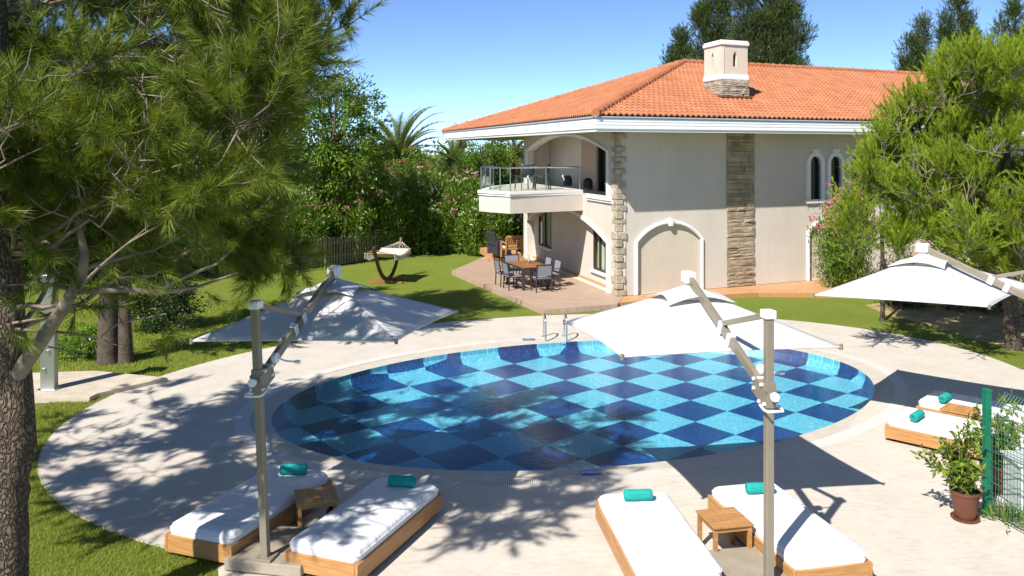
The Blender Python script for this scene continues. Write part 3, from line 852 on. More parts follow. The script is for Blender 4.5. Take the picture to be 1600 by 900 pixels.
EO = OV + .03
E = corner(EO, ZE)
EF = eave_line(EO, ZE)[1]
ER = eave_line(EO, ZE)[3]
AP = D(1068, 98, 34.8)                            # ridge end over the corner
RL = 14.2
RP = AP + Vector((d1.x, d1.y, 0)) * RL
RP.z = AP.z
def facet(name, O, dv, inn, left, right, dmax, rise, parent=None, tw=.20, course=.30):
    """roman tiles: O eave corner, dv along the eave, inn up the slope in plan; left(d), right(d) limits along the eave"""
    seg = 6
    V = []; var = []
    nc = int(dmax / course) + 1
    r2 = np.random.RandomState(5)
    for c in range(nc):
        dA, dB = c * course, min((c + 1) * course + .03, dmax)
        if dA >= dmax: break
        l, r = min(left(dA), left(dB)), max(right(dA), right(dB))
        k0 = math.floor(l / (tw / seg)); k1 = math.ceil(r / (tw / seg))
        ks = np.arange(k0, k1 + 1)
        a = ks * (tw / seg)
        ph = (ks % seg) / seg
        h = .045 * np.where(ph < .66, np.sin(np.clip(ph / .66, 0, 1) * PI), -.25 * np.sin((ph - .66) / .34 * PI))
        aA = np.clip(a, left(dA), right(dA)); aB = np.clip(a, left(dB), right(dB))
        zA = rise * dA + h + .035; zB = rise * dB + h
        PA_ = np.stack([O.x + dv.x * aA + inn.x * dA, O.y + dv.y * aA + inn.y * dA, O.z + zA], 1)
        PB_ = np.stack([O.x + dv.x * aB + inn.x * dB, O.y + dv.y * aB + inn.y * dB, O.z + zB], 1)
        PL_ = PA_.copy(); PL_[:, 2] -= .045                       # front lip of the course
        t_id = ks // seg
        tv = r2.rand(int(t_id.max() - t_id.min() + 2))
        vv = tv[(t_id - t_id.min())][:-1]
        V.append(np.stack([PA_[:-1], PA_[1:], PB_[1:], PB_[:-1]], 1).reshape(-1, 3)); var.append(vv)
        V.append(np.stack([PL_[:-1], PL_[1:], PA_[1:], PA_[:-1]], 1).reshape(-1, 3)); var.append(vv * .6)
    V = np.concatenate(V) - np.array(HO)
    return np_mesh(name, V, 4, M['roof'], parent or house, np.concatenate(var))
inn1 = -n1; inn2 = -n2
v1 = AP - E; dA1 = v1.x * inn1.x + v1.y * inn1.y; aA1 = v1.x * d1.x + v1.y * d1.y
vR = RP - E; dR1 = dA1; aR1 = aA1 + RL; aE1 = (ER - E).xy.dot(d1)
rise1 = (AP.z - E.z) / dA1
roof = facet('roof', E, d1, inn1, lambda d: aA1 * d / dA1, lambda d: aE1 + (aR1 - aE1) * d / dA1, dA1, rise1)
dA2 = v1.x * inn2.x + v1.y * inn2.y; aA2 = v1.x * d2.x + v1.y * d2.y; aE2 = (EF - E).xy.dot(d2)
rise2 = (AP.z - E.z) / dA2
d2p = d2
facet('side_slope', E, d2, inn2, lambda d: aA2 * d / dA2, lambda d: aE2 + (aA2 - aE2) * d / dA2, dA2, rise2, roof)
mb = MB()
bl = EF + Vector((d1.x, d1.y, 0)) * 16; br_ = ER + Vector((-n1.x, -n1.y, 0)) * 15
mb.add([AP, RP, br_, bl, EF, ER], [(0, 1, 2, 3), (0, 3, 4), (1, 5, 2)])
fixn(H(mb, 'rear_slope', M['roof'], roof))
def caps(name, A_, B_, step=.38, r=.13):
    mb = MB(); L = (B_ - A_).length; a = (B_ - A_).normalized(); n = int(L / step)
    for k in range(n):
        q0 = A_ + a * (k * L / n); q1 = A_ + a * ((k + 1.12) * L / n)
        mb.tube([q0 + Vector((0, 0, .045)), q1 + Vector((0, 0, .02))], [r, r * .82], 10)
    return H(mb, name, M['roof'], roof, smooth=40)
for ob, q in ((caps('hip_cap', E, AP), 0), (caps('hip_cap', EF, AP), 0), (caps('ridge_cap', AP, RP), 0), (caps('hip_cap', ER, RP), 0)):
    a = ob.data.attributes.new('var', 'FLOAT', 'FACE'); a.data.foreach_set('value', np.repeat(np.random.RandomState(3).rand(len(ob.data.polygons) // 12 + 1), 12)[:len(ob.data.polygons)].astype(np.float32))

# chimney
CB = D(1127, 152, 29.35); cw, cd_ = 1.14, 1.2
def pc(a, t, z=0, g=0): q = Vector((CB.x, CB.y)) + d1 * (a) + d2 * t; return (q.x, q.y)
def cpoly(g, ):
    return [pc(-g, -g, 0), pc(cw + g, -g, 0), pc(cw + g, cd_ + g, 0), pc(-g, cd_ + g, 0)]
ZC0 = 6.3; zst = CH + (YH - 124) / F * 29.4; zb1 = CH + (YH - 117) / F * 29.4; zcp = CH + (YH - 70) / F * 29.4; zct = CH + (YH - 62) / F * 29.4
mb = MB()
def pcf(a, z, out): q = Vector((CB.x, CB.y)) + d1 * a + n1 * out; return Vector((q.x, q.y, z))
def pcs(a, z, out): q = Vector((CB.x, CB.y)) + d2 * a + n2 * out; return Vector((q.x, q.y, z))
def slot(c, w_): return [(c - w_, zb1 + .30), (c + w_, zb1 + .30), (c + w_, zcp - .34), (c, zcp - .18), (c - w_, zcp - .34)]
wall(mb, [(.14, zb1), (cw, zb1), (cw, zcp), (.14, zcp)], [slot(cw / 2 + .02, .085)], pcf, -.12, 0)
wall(mb, [(0, zb1), (cd_, zb1), (cd_, zcp), (0, zcp)], [slot(cd_ / 2, .085)], pcs, -.12, 0)
mb.add([pcf(cw, zb1, 0), pcf(cw, zcp, 0), pcf(cw, zcp, -1.2), pcf(cw, zb1, -1.2), pcs(cd_, zb1, 0), pcs(cd_, zcp, 0)], [(0, 1, 2, 3), (3, 2, 5, 4)])
mbf = MB(); mbf.prism([pc(.14, .14), pc(cw - .02, .14), pc(cw - .02, cd_ - .02), pc(.14, cd_ - .02)], zb1, zcp)
chim = fixn(H(mb, 'chimney', mat('chimney_plaster', (.68, .56, .46), .85, .08, 3, .2, 60)))
H(mbf, 'interior_shade', mat('dark_interior_shade', (.10, .055, .035), .9, .2, 4), chim)  # dark brown block, its colour stands for the shade inside the slots
mb = MB(); mb.prism(cpoly(.05), zcp, zct - .05); mb.prism(cpoly(.02), zct - .05, zct); fixn(H(mb, 'cap', M['trim'], chim, bevel=.02))
mb = MB(); mb.prism(cpoly(.04), zst, zb1 - .02); mb.prism(cpoly(.02), zb1 - .02, zb1 + .03); fixn(H(mb, 'band', M['trim'], chim, bevel=.015))
mb = MB(); stone_courses(mb, pcf, -.02, cw + .02, ZC0, zst, .03, .07, rr, (.25, .6)); stone_courses(mb, pcs, -.02, cd_ + .02, ZC0, zst, .03, .07, rr, (.25, .6))
mb.prism(cpoly(-.02), ZC0, zst - .01); fixn(H(mb, 'stone_base', mat('grey_stone', (.40, .345, .27), .9, .3, 4, .9, 22, .03), chim))
mb = MB(); q = [pc(-.16, -.16, 0), pc(cw + .16, -.16, 0), pc(cw + .16, 0.05, 0), pc(-.16, .05, 0)]
zz = CB.z
mb.add([(*q[0], zz - .0), (*q[1], zz - .0), (*q[2], zz + .1), (*q[3], zz + .1)], [(0, 1, 2, 3)])
q = [pc(-.16, -.16, 0), pc(-.16, cd_, 0), pc(0, cd_, 0), pc(0, -.1, 0)]
H(mb, 'flashing', M['terracotta'], chim)

# terrace, decking along the facade, steps ---------------------------------------
pat = [G(706, 423, ZB)[:2], G(849, 484, ZB)[:2], G(965, 475, ZB)[:2], tuple(p1(.3, 0, -.1).xy), tuple(p2(.4, 0, -1).xy), tuple(p2(TE + .5, 0, -2.8).xy), tuple(p2(TE + .5, 0, 1.6).xy)]
mb = MB(); mb.prism(pat, -.05, ZB); tag(mb.build('patio', M['patio']), kind='structure')
dk = [(3.02, 25.62), (6.7, 27.15), (7.9, 27.5), (11.2, 27.25), (14.5, 28.0), (19, 31.0), tuple(p1(20, 0, -.1).xy), tuple(p1(.35, 0, -.1).xy)]
mb = MB(); mb.prism(dk, -.05, ZB - .012); ob = mb.build('decking_path', [M['decking'], M['deck_edge']]); tag(ob, kind='structure')
for p in ob.data.polygons:
    if abs(p.normal.z) < .5: p.material_index = 1
# low platform with two steps where the armchair stands
pl = [G(760, 404, .5)[:2], G(783, 416, .5)[:2], tuple(p2(TE - .9, 0, .8).xy), tuple(p2(TE - .2, 0, .2).xy), tuple(p2(TE + 3.0, 0, .2).xy), tuple(p2(TE + 3.0, 0, 2.2).xy)]
pl = [tuple(p2(TE - .9, 0, 1.55).xy), tuple(p2(TE - .9, 0, .35).xy), tuple(p2(TE + 3.5, 0, .2).xy), tuple(p2(TE + 3.5, 0, 1.55).xy)]
mb = MB(); mb.prism(pl, ZB + .001, .42); mb.prism([tuple(p2(TE - 1.35, 0, 1.9).xy), tuple(p2(TE - 1.35, 0, .35).xy), tuple(p2(TE - .902, 0, .35).xy), tuple(p2(TE - .902, 0, 1.9).xy)], ZB + .001, .28)
tag(mb.build('terrace_steps', M['decking']), kind='structure')
# stone path and soil bed
def sheet(name, poly, z, h, matl):
    mb = MB(); mb.prism(poly, z - h, z); return tag(mb.build(name, matl), kind='structure')
sheet('stone_path', [G(20, 590)[:2], G(150, 586)[:2], G(262, 597)[:2], G(152, 622)[:2], G(140, 628)[:2], G(-60, 632)[:2], G(-160, 600)[:2]], .09, .15, M['rock'])
sheet('soil_bed', [G(1352, 477)[:2], G(1385, 492)[:2], G(1440, 505)[:2], G(1520, 530)[:2], G(1600, 548)[:2], G(1760, 560)[:2], G(1800, 480)[:2], G(1500, 455)[:2]], .006, .05, M['soil'])

# ------------------------------------------------------------------ furniture by the pool
def lounger_mesh(e):
    L, W = 2.08, .94
    mb = MB()
    for sx in (-1, 1): mb.box((sx * (W / 2 - .02), 0, .15), (.04, L, .20))
    for sy in (-1, 1): mb.box((0, sy * (L / 2 - .02), .15), (W - .084, .04, .20), None, 1)
    fr_ = mb.build('frame', [M['teak_y'], M['teak']], e, .006)
    mb = MB()
    for k in range(14): mb.box((0, -L / 2 + .14 + k * .14, .20), (W - .09, .09, .02))
    mb.build('slat', M['teak'], fr_)
    mb = MB()
    for sx in (-1, 1):
        for sy in (-1, 1): mb.box((sx * (W / 2 - .09), sy * (L / 2 - .09), .025), (.07, .07, .05))
    mb.build('foot', M['black'], fr_)
    # mattress: rounded plan, soft edges, slightly domed top
    w_, l_, r, z0, z1 = W - .07, L - .06, .09, .215, .37
    prof = [(0.0, z0), (-.0, z0 + .01), (.012, z0 + .05), (.012, z1 - .06), (-.004, z1 - .02), (-.035, z1), (-.15, z1 + .008), (-.30, z1 + .012)]
    vs, fs = [], []
    NC = 10
    def outline(off):
        pts = []
        for cx_, cy_, a0 in ((1, 1, 0), (-1, 1, PI / 2), (-1, -1, PI), (1, -1, 1.5 * PI)):
            for k in range(NC):
                a = a0 + PI / 2 * k / (NC - 1)
                rr_ = max(.012, r + min(off, 0) * .7)
                pts.append((cx_ * (w_ / 2 + off - rr_) + rr_ * math.cos(a), cy_ * (l_ / 2 + off - rr_) + rr_ * math.sin(a)))
            # straight runs get extra points so that the edge can wander a little
        return pts
    r2 = random.Random(3)
    n = None
    for off, z in prof:
        o_ = outline(off); n = len(o_)
        vs += [(x, y, z) for x, y in o_]
    for i in range(len(prof) - 1):
        for k in range(n): fs.append((i * n + k, i * n + (k + 1) % n, (i + 1) * n + (k + 1) % n, (i + 1) * n + k))
    fs.append(tuple(range(n))[::-1]); fs.append(tuple((len(prof) - 1) * n + k for k in range(n)))
    mb = MB(); mb.add(vs, fs)
    mt = mb.build('mattress', M['mattress'], e, smooth=50)
    for off, z in ((.013, z1 - .055), (.005, z0 + .018)):
        mb = MB(); o_ = outline(off); mb.tube([(x, y, z) for x, y in o_ + o_[:1]], .006, 5, cap=False); mb.build('piping', M['mattress'], mt, smooth=60)

def pose(nl, nr, fr_, z=.25):
    a, b_, c = [Vector(G(*q, z)) for q in (nl, nr, fr_)]
    L = (c - b_); ang = math.atan2(L.y, L.x) - PI / 2
    ctr_ = (a + c) / 2
    return ctr_.x, ctr_.y, ang
aR3 = Vector((.72, -.694)); bR3 = Vector((.694, .72)); PR3 = Vector((6.02, 13.86))
c3 = PR3 + aR3 * 1.04 + bR3 * .47; c4 = PR3 + bR3 * 1.42 + aR3 * 1.04 + bR3 * .47
angR = math.atan2(-aR3.y, -aR3.x) - PI / 2
BEDS = [(*pose((253, 839.6), (361, 854.8), (521, 748.5)), 'white cushioned teak sunbed at the lower left, nearest the lawn edge and under tree shade'),
        (*pose((440, 866.6), (555, 887), (693, 769)), 'white cushioned teak sunbed dappled with shade, right of the left umbrella pole'),
        (*pose((1000, 921), (1128, 909), (1041, 768)), 'white cushioned teak sunbed in full sun, left of the right umbrella pole'),
        (*pose((1232, 893), (1371, 882), (1216, 766)), 'white cushioned teak sunbed crossed by the thin shadow of the umbrella pole'),
        (c3.x, c3.y, angR, 'white cushioned teak sunbed behind the potted plants, the nearer of the angled pair'),
        (c4.x, c4.y, angR, 'white cushioned teak sunbed of the angled pair touching the umbrella shadow')]
# the third bed is set from its two visible corners
pA, pB = Vector(G(930, 786, .25)), Vector(G(989, 900, .25))
dd = (pA - pB).normalized(); sd_ = Vector((dd.y, -dd.x, 0))
c_ = pA - dd * 1.04 + sd_ * .47
BEDS[2] = (c_.x, c_.y, math.atan2(dd.y, dd.x) - PI / 2, BEDS[2][3])
first = None
for x, y, a, lab in BEDS:
    if first is None:
        first = empty('sunbed', (x, y, .012), a, lab, 'sunbed', 'sunbeds round the pool'); lounger_mesh(first); o = first
    else:
        o = copy_tree(first); o.location = (x, y, .012); o.rotation_euler = (0, 0, a); o['label'] = lab

def towel_mesh(e):
    mb = MB(); Lh = .17; R = .068
    R90 = Matrix.Rotation(PI / 2, 3, 'Y')
    mb.lathe([(.03, -Lh + .012), (.05, -Lh), (R - .006, -Lh + .002), (R, -Lh + .014), (R + .002, -.06), (R - .001, .02), (R + .002, .08), (R, Lh - .014), (R - .006, Lh - .002), (.05, Lh), (.03, Lh - .012)], (0, 0, R), 28, R=R90)
    body = mb.build('roll', M['towel'], e, smooth=60)
    for s in (-1, 1):
        pts = [(s * (Lh - .002), (.012 + .05 * k / 40) * math.cos(k * .42), R + (.012 + .05 * k / 40) * math.sin(k * .42)) for k in range(41)]
        mb = MB(); mb.tube(pts, .0055, 5); mb.build('rolled_edge', M['towel'], body, smooth=60)
    mb = MB(); mb.box((0, -.045, R * 1.62), (2 * Lh - .02, .05, .008), Matrix.Rotation(.65, 3, 'X')); mb.build('flap', M['towel'], body, .003)
TOW = [((459, 741), .05, 'teal rolled towel on the shaded sunbed nearest the left lawn'), ((628, 760), -.12, 'teal rolled towel at the head of the dappled sunbed beside the left side table'),
       ((997, 782), .06, 'teal rolled towel on the sunlit sunbed left of the right pole'), ((1187, 771), .10, 'teal rolled towel partly behind the right umbrella pole'),
       ((1433, 656), .80, 'teal rolled towel on the nearer sunbed of the angled pair'), ((1477, 627), .80, 'teal rolled towel on the farther sunbed of the angled pair')]
first = None
for (u, v_), a, lab in TOW:
    p = G(u, v_, .392)
    if first is None:
        first = empty('towel', p, a, lab, 'towel', 'rolled towels on the sunbeds'); towel_mesh(first)
    else:
        o = copy_tree(first); o.location = p; o.rotation_euler = (0, 0, a); o['label'] = lab

def side_table(e, m1, m2):
    mb = MB()
    for k in range(5): mb.box(((k - 2) * .100, 0, .41), (.094, .50, .022))
    mb.build('tabletop', m1, e, .003)
    mb = MB()
    for s in (-1, 1):
        mb.box((s * .215, 0, .372), (.022, .40, .05)); mb.box((0, s * .215, .372), (.40, .022, .05))
    mb.build('apron', m2, e)
    for sx in (-1, 1):
        for sy in (-1, 1):
            mb = MB(); mb.box((sx * .21, sy * .21, .198), (.045, .045, .396)); mb.build('leg', m2, e, .003)
TAB = [((-2.43, 10.63), math.radians(-72), 'brown slatted side table in tree shade between the left sunbeds'),
       ((2.47, 9.98), math.radians(12), 'golden slatted side table in full sun between the right sunbeds'),
       (tuple(PR3 + bR3 * 1.18 + aR3 * .78), angR, 'slatted teak side table between the angled pair of sunbeds')]
first = None
for (x, y), a, lab in TAB:
    if first is None:
        first = empty('side_table', (x, y, .012), a, lab, 'side table', 'side tables between the sunbeds'); side_table(first, M['teak'], M['teak'])
    else:
        o = copy_tree(first); o.location = (x, y, .012); o.rotation_euler = (0, 0, a); o['label'] = lab
# a small dark red thing stands beneath the left table
e = empty('red_canister', (-2.25, 10.75, .012), 0, 'small dark red canister under the shaded side table', 'canister')
mb = MB(); mb.lathe([(.0, 0), (.075, 0), (.08, .02), (.08, .17), (.06, .21)], n=16); mb.build('body', M['red'], e, smooth=40)
mb = MB(); mb.lathe([(.0, .205), (.045, .205), (.045, .235), (.02, .245)], n=14); mb.build('cap', M['black'], e, smooth=40)

# ------------------------------------------------------------------ umbrellas
def umbrella_parts(e):
    mb = MB(); mb.box((0, .36, .075), (.92, .92, .13)); b_ = mb.build('base', M['slab'], e, .012)
    mb = MB(); mb.box((0, 0, .155), (.2, .2, .03)); mb.build('socket', M['taupe'], b_, .004)
    mb = MB(); mb.box((0, 0, 1.55), (.085, .085, 2.80)); po = mb.build('pole', M['taupe'], e, .008)
    mb = MB(); mb.box((0, .01, 2.965), (.125, .14, .09)); mb.build('pole_cap', M['white_plastic'], po, .012)
    A_ = Vector((0, .03, 2.12)); B_ = Vector((0, 2.19, 3.03)); ad = (B_ - A_)
    mb = MB(); mb.bar(A_, B_, .062, .105); ar = mb.build('arm', M['taupe'], e, .006)
    for f, k in ((.52, .045), (.415, .04)):
        q = A_ + ad * f; dn = ad.normalized()
        mb = MB(); mb.bar(q - dn * k, q + dn * k, .085, .135); mb.build('sleeve', M['white_plastic'], ar, .006)
    q = A_ + ad * .52
    mb = MB(); mb.bar(Vector((0, .05, 2.945)), q + Vector((0, -.02, .05)), .05, .06); mb.build('strut', M['taupe'], e, .005)
    mb = MB()
    mb.box((0, .01, 2.12), (.115, .125, .26))
    for s in (-1, 1):
        mb.box((s * .062, .10, 2.14), (.010, .30, .20), Matrix.Rotation(.35, 3, 'X'))
    br = mb.build('bracket', M['taupe'], e, .006)
    for y, z in ((.03, 2.22), (.20, 2.24), (.20, 2.14), (.08, 2.03), (-.03, 2.03)):
        mb = MB(); mb.lathe([(.0, -.085), (.018, -.085), (.02, -.07), (.02, .07), (.018, .085), (0, .085)], (0, y, z), 12, R=Matrix.Rotation(PI / 2, 3, 'Y')); mb.build('bolt', M['white_plastic'], br, smooth=40)
    mb = MB(); mb.lathe([(0, 0), (.018, 0), (.018, .05), (.046, .055), (.05, .075), (.046, .095), (.02, .10)], (0, -.06, 2.13), 12, R=Matrix.Rotation(PI / 2, 3, 'X')); mb.build('knob', M['white_plastic'], br, smooth=30)
    mb = MB(); mb.tube([(-.09, .02, 2.01), (-.10, -.10, 1.99), (-.085, -.15, 1.985), (.085, -.15, 1.985), (.10, -.10, 1.99), (.09, .02, 2.01)], .014, 8); mb.build('pull_handle', M['white_plastic'], br, smooth=60)
    mb = MB(); mb.lathe([(0, 0), (.06, 0), (.065, .02), (.06, .05), (.02, .06)], (.035, .30, 2.30), 14, R=Matrix.Rotation(PI / 2, 3, 'Y'))
    mb.tube([(.10, .30, 2.30), (.17, .33, 2.26), (.30, .33, 2.25)], .011, 8); mb.lathe([(0, 0), (.022, 0), (.022, .06), (0, .06)], (.29, .33, 2.25), 10, R=Matrix.Rotation(PI / 2, 3, 'Y')); mb.build('crank', M['white_plastic'], e, smooth=40)
    mb = MB(); mb.box((0, 2.20, 3.035), (.14, .20, .15)); hb = mb.build('hub', M['white_plastic'], e, .02)
    mb = MB(); mb.tube([(0, 2.2, 2.98), (0, 2.2, 2.52)], .03, 10); mb.lathe([(0, 2.48), (.08, 2.48), (.08, 2.56), (.03, 2.60)], (0, 2.2, 0), 16); mb.build('mast', M['white_plastic'], hb, smooth=40)
    # canopy
    hs, cy_ = 1.34, 2.17
    corners = [Vector((-hs, cy_ - hs, 2.39)), Vector((hs, cy_ - hs, 2.39)), Vector((hs, cy_ + hs, 2.25)), Vector((-hs, cy_ + hs, 2.25))]
    apex = Vector((0, cy_, 2.90))
    def panel(f0, f1, sag, scallop, lift, rise, nu=18, nv=10):
        vs, fs = [], []
        for s in range(4):
            c0, c1 = corners[s], corners[(s + 1) % 4]
            b0_ = len(vs)
            for j in range(nv + 1):
                f = f0 + (f1 - f0) * j / nv
                for i in range(nu + 1):
                    k = i / nu
                    q = apex.lerp(c0.lerp(c1, k), f)
                    h = 4 * k * (1 - k)
                    inw = (apex - q); inw.z = 0
                    q = q + inw * (scallop * h * (j / nv) ** 2)
                    q.z += rise - sag * h * math.sin(PI * min(1, f)) + lift * (j / nv) ** 2 * h * (1 if lift else 0)
                    q.z += .03 * (1 - f) ** 4
                    vs.append(q)
            for j in range(nv):
                for i in range(nu):
                    a = b0_ + j * (nu + 1) + i
                    fs.append((a, a + nu + 1, a + nu + 2, a + 1))
        return vs, fs
    mb = MB(); mb.add(*panel(.20, 1.0, .035, .045, 0, 0)); cn = mb.build('canopy', M['white_fabric'], e, smooth=35)
    so_ = cn.modifiers.new('cloth', 'SOLIDIFY'); so_.thickness = .006
    mb = MB(); mb.add(*panel(.03, .34, .0, .16, .085, .035, 16, 8)); vt = mb.build('vent', M['white_fabric'], cn, smooth=45)
    so_ = vt.modifiers.new('cloth', 'SOLIDIFY'); so_.thickness = .006
    mb = MB()
    for s in range(4):
        c0, c1 = corners[s], corners[(s + 1) % 4]
        pts = []
        for i in range(19):
            k = i / 18; q = c0.lerp(c1, k); inw = apex - q; inw.z = 0
            q = q + inw * (.045 * 4 * k * (1 - k)); pts.append(q + Vector((0, 0, -.012)))
        mb.tube(pts, .010, 5)
    mb.build('hem', M['white_fabric'], cn, smooth=60)
    for c0 in corners:
        mb = MB(); mb.tube([apex + Vector((0, 0, -.06)), c0 + Vector((0, 0, -.03))], .014, 6); mb.tube([c0 + Vector((0, 0, -.045)), c0 + Vector((0, 0, .02))], .022, 8); mb.build('rib', M['taupe'], e, smooth=50)
UMB = [((-2.74, 9.56), Vector((.44, 2.13)), 'white cantilever umbrella dappled by tree shade at the left of the pool'),
       ((2.70, 9.02), Vector((-.40, 2.18)), 'white cantilever umbrella in full sun over the near edge of the pool'),
       ((8.57, 13.05), Vector((-.72, .69)), 'white cantilever umbrella at the right edge, over the angled sunbeds, its pole out of view')]
first = None
for i, ((x, y), dv, lab) in enumerate(UMB):
    a = math.atan2(dv.y, dv.x) - PI / 2
    if first is None:
        first = empty('cantilever_umbrella', (x, y, .012), a, lab, 'umbrella', 'cantilever umbrellas round the pool'); umbrella_parts(first); o = first
    else:
        o = copy_tree(first); o.location = (x, y, .012); o.rotation_euler = (0, 0, a); o['label'] = lab
for c in kids(first):                                  # the left pole leans a little
    if not c.name.startswith('base'): c.rotation_euler = (0, math.radians(-2.6), 0)

# ------------------------------------------------------------------ patio furniture
def box_frame(mb, pts, w_=.03):
    for a, b_ in zip(pts[:-1], pts[1:]): mb.bar(a, b_, w_, w_)
def dining_chair(e):
    for sx in (-1, 1):
        mb = MB(); mb.box((sx * .265, .22, .31), (.035, .035, .62)); mb.build('leg', M['charcoal'], e, .004)
        mb = MB(); mb.bar((sx * .265, -.24, 0), (sx * .265, -.22, .45), .035, .035, (1, 0, 0)); mb.bar((sx * .265, -.22, .44), (sx * .265, -.30, .90), .035, .035, (1, 0, 0)); mb.build('leg', M['charcoal'], e, .004)
        mb = MB(); mb.bar((sx * .265, .25, .635), (sx * .265, -.26, .635), .05, .025); mb.build('armrest', M['charcoal'], e, .004)
    mb = MB(); mb.bar((-.25, .22, .42), (.25, .22, .42), .03, .03); mb.bar((-.25, -.22, .42), (.25, -.22, .42), .03, .03); mb.bar((-.22, -.22, .42), (-.22, .22, .42), .03, .03); mb.bar((.22, -.22, .42), (.22, .22, .42), .03, .03); mb.build('frame', M['charcoal'], e)
    mb = MB(); mb.bar((-.25, -.295, .885), (.25, -.295, .885), .03, .03); mb.build('top_rail', M['charcoal'], e)
    mb = MB(); mb.box((0, 0, .445), (.49, .46, .022)); mb.build('seat', M['grey_sling'], e, .008)
    mb = MB(); mb.bar((0, -.235, .52), (0, -.292, .87), .49, .014, (0, 1, 0)); mb.build('backrest', M['grey_sling'], e, .005)
tc_ = Vector((.52, 28.75)); tl = Vector((-.34, .94)).normalized(); ts_ = Vector((tl.y, -tl.x))
ta = math.atan2(tl.y, tl.x) - PI / 2
e = empty('dining_table', (tc_.x, tc_.y, ZB), ta, 'outdoor dining table with brown wood top on dark metal legs, on the patio', 'dining table')
mb = MB()
for k in range(8): mb.box(((k - 3.5) * .117, 0, .735), (.112, 1.68, .03))
mb.build('tabletop', M['teak_dark'], e, .003)
mb = MB()
for s in (-1, 1): mb.box((s * .44, 0, .69), (.04, 1.6, .06)); mb.box((0, s * .8, .69), (.84, .04, .06))
mb.build('apron', M['charcoal'], e)
for sx in (-1, 1):
    for sy in (-1, 1):
        mb = MB(); mb.box((sx * .43, sy * .79, .36), (.07, .07, .72)); mb.build('leg', M['charcoal'], e, .004)
CH_ = [(-.66, -.40, -PI / 2, 'dark metal dining chair on the lawn side of the table, nearer to the pool'), (-.66, .42, -PI / 2, 'dark metal dining chair on the lawn side of the table, farther from the pool'),
       (.66, -.40, PI / 2, 'dark metal dining chair between table and villa wall, nearer to the pool'), (.66, .42, PI / 2, 'dark metal dining chair between table and villa wall, farther from the pool'),
       (.05, -1.12, 0, 'dark metal dining chair at the table end facing the pool'), (-.05, 1.15, PI, 'dark metal dining chair at the table end by the wooden armchair')]
first = None
for x, y, a, lab in CH_:
    q = tc_ + ts_ * x + tl * y
    if first is None:
        first = empty('dining_chair', (q.x, q.y, ZB), ta + a, lab, 'chair', 'chairs round the patio dining table'); dining_chair(first)
    else:
        o = copy_tree(first); o.location = (q.x, q.y, ZB); o.rotation_euler = (0, 0, ta + a); o['label'] = lab
q = tc_ + tl * .15 + ts_ * .1
e = empty('flower_vase', (q.x, q.y, ZB + .75), 0, 'small vase with white blossoms on the patio dining table', 'vase')
mb = MB(); mb.lathe([(0, 0), (.035, 0), (.05, .04), (.045, .10), (.03, .13)], n=14); mb.build('vase', M['steel_dull'], e, smooth=50)
r2 = np.random.RandomState(2); V = []
for k in range(26):
    c = np.array([r2.normal(0, .05), r2.normal(0, .05), .17 + r2.rand() * .10])
    for _ in range(4):
        d = r2.normal(size=3); d /= np.linalg.norm(d); s = np.cross(d, r2.normal(size=3)); s /= np.linalg.norm(s)
        V += [c, c + d * .02 + s * .012, c + d * .035, c + d * .02 - s * .012]
np_mesh('blossoms', V, 4, M['flower_white'], e, r2.rand(len(V) // 4))
mb = MB()
for k in range(7): mb.tube([(0, 0, .08), (.05 * math.cos(k), .05 * math.sin(k), .2)], .003, 4)
mb.build('stem', M['shrub_dark'], e)

def armchair(e):
    for sx in (-1, 1):
        mb = MB(); mb.box((sx * .33, .30, .31), (.06, .06, .62)); mb.build('leg', M['teak'], e, .004)
        mb = MB(); mb.bar((sx * .33, -.28, 0), (sx * .33, -.42, .88), .06, .06, (1, 0, 0)); mb.build('leg', M['teak'], e, .004)
        mb = MB(); mb.bar((sx * .33, .36, .64), (sx * .33, -.40, .62), .09, .03); mb.build('armrest', M['teak_y'], e, .005)
    mb = MB()
    for k in range(6): mb.box((0, -.22 + k * .1, .36), (.60, .08, .025))
    mb.box((0, .30, .32), (.6, .03, .1)); mb.build('seat', M['teak'], e, .003)
    mb = MB()
    for k in range(6): mb.bar(((k - 2.5) * .1, -.31, .36), ((k - 2.5) * .1, -.425, .86), .065, .02, (0, 1, 0))
    mb.bar((-.33, -.42, .88), (.33, -.42, .88), .05, .09); mb.bar((-.33, -.32, .40), (.33, -.32, .40), .04, .07); mb.build('backrest', M['teak'], e, .003)
    mb = MB(); mb.box((0, .02, .42), (.58, .56, .10)); mb.build('cushion', M['rope'], e, .03)
p = D(799, 405, 34.2)
e = empty('wooden_armchair', (p.x, p.y, .42), math.radians(18), 'golden wooden slatted armchair on the raised terrace beside the villa pier', 'armchair'); armchair(e)
e = empty('dark_armchair', (p.x - .50, p.y + .95, .42), math.radians(-60), 'dark armchair behind the golden wooden one, in the shade by the hedge', 'armchair')
mb = MB(); mb.box((0, 0, .25), (.66, .66, .34)); mb.build('seat', M['charcoal'], e, .04)
mb = MB(); mb.bar((0, -.30, .42), (0, -.42, .98), .66, .12, (0, 1, 0)); mb.build('backrest', M['charcoal'], e, .04)
for sx in (-1, 1):
    mb = MB(); mb.box((sx * .36, 0, .34), (.10, .7, .6)); mb.build('armrest', M['charcoal'], e, .03)

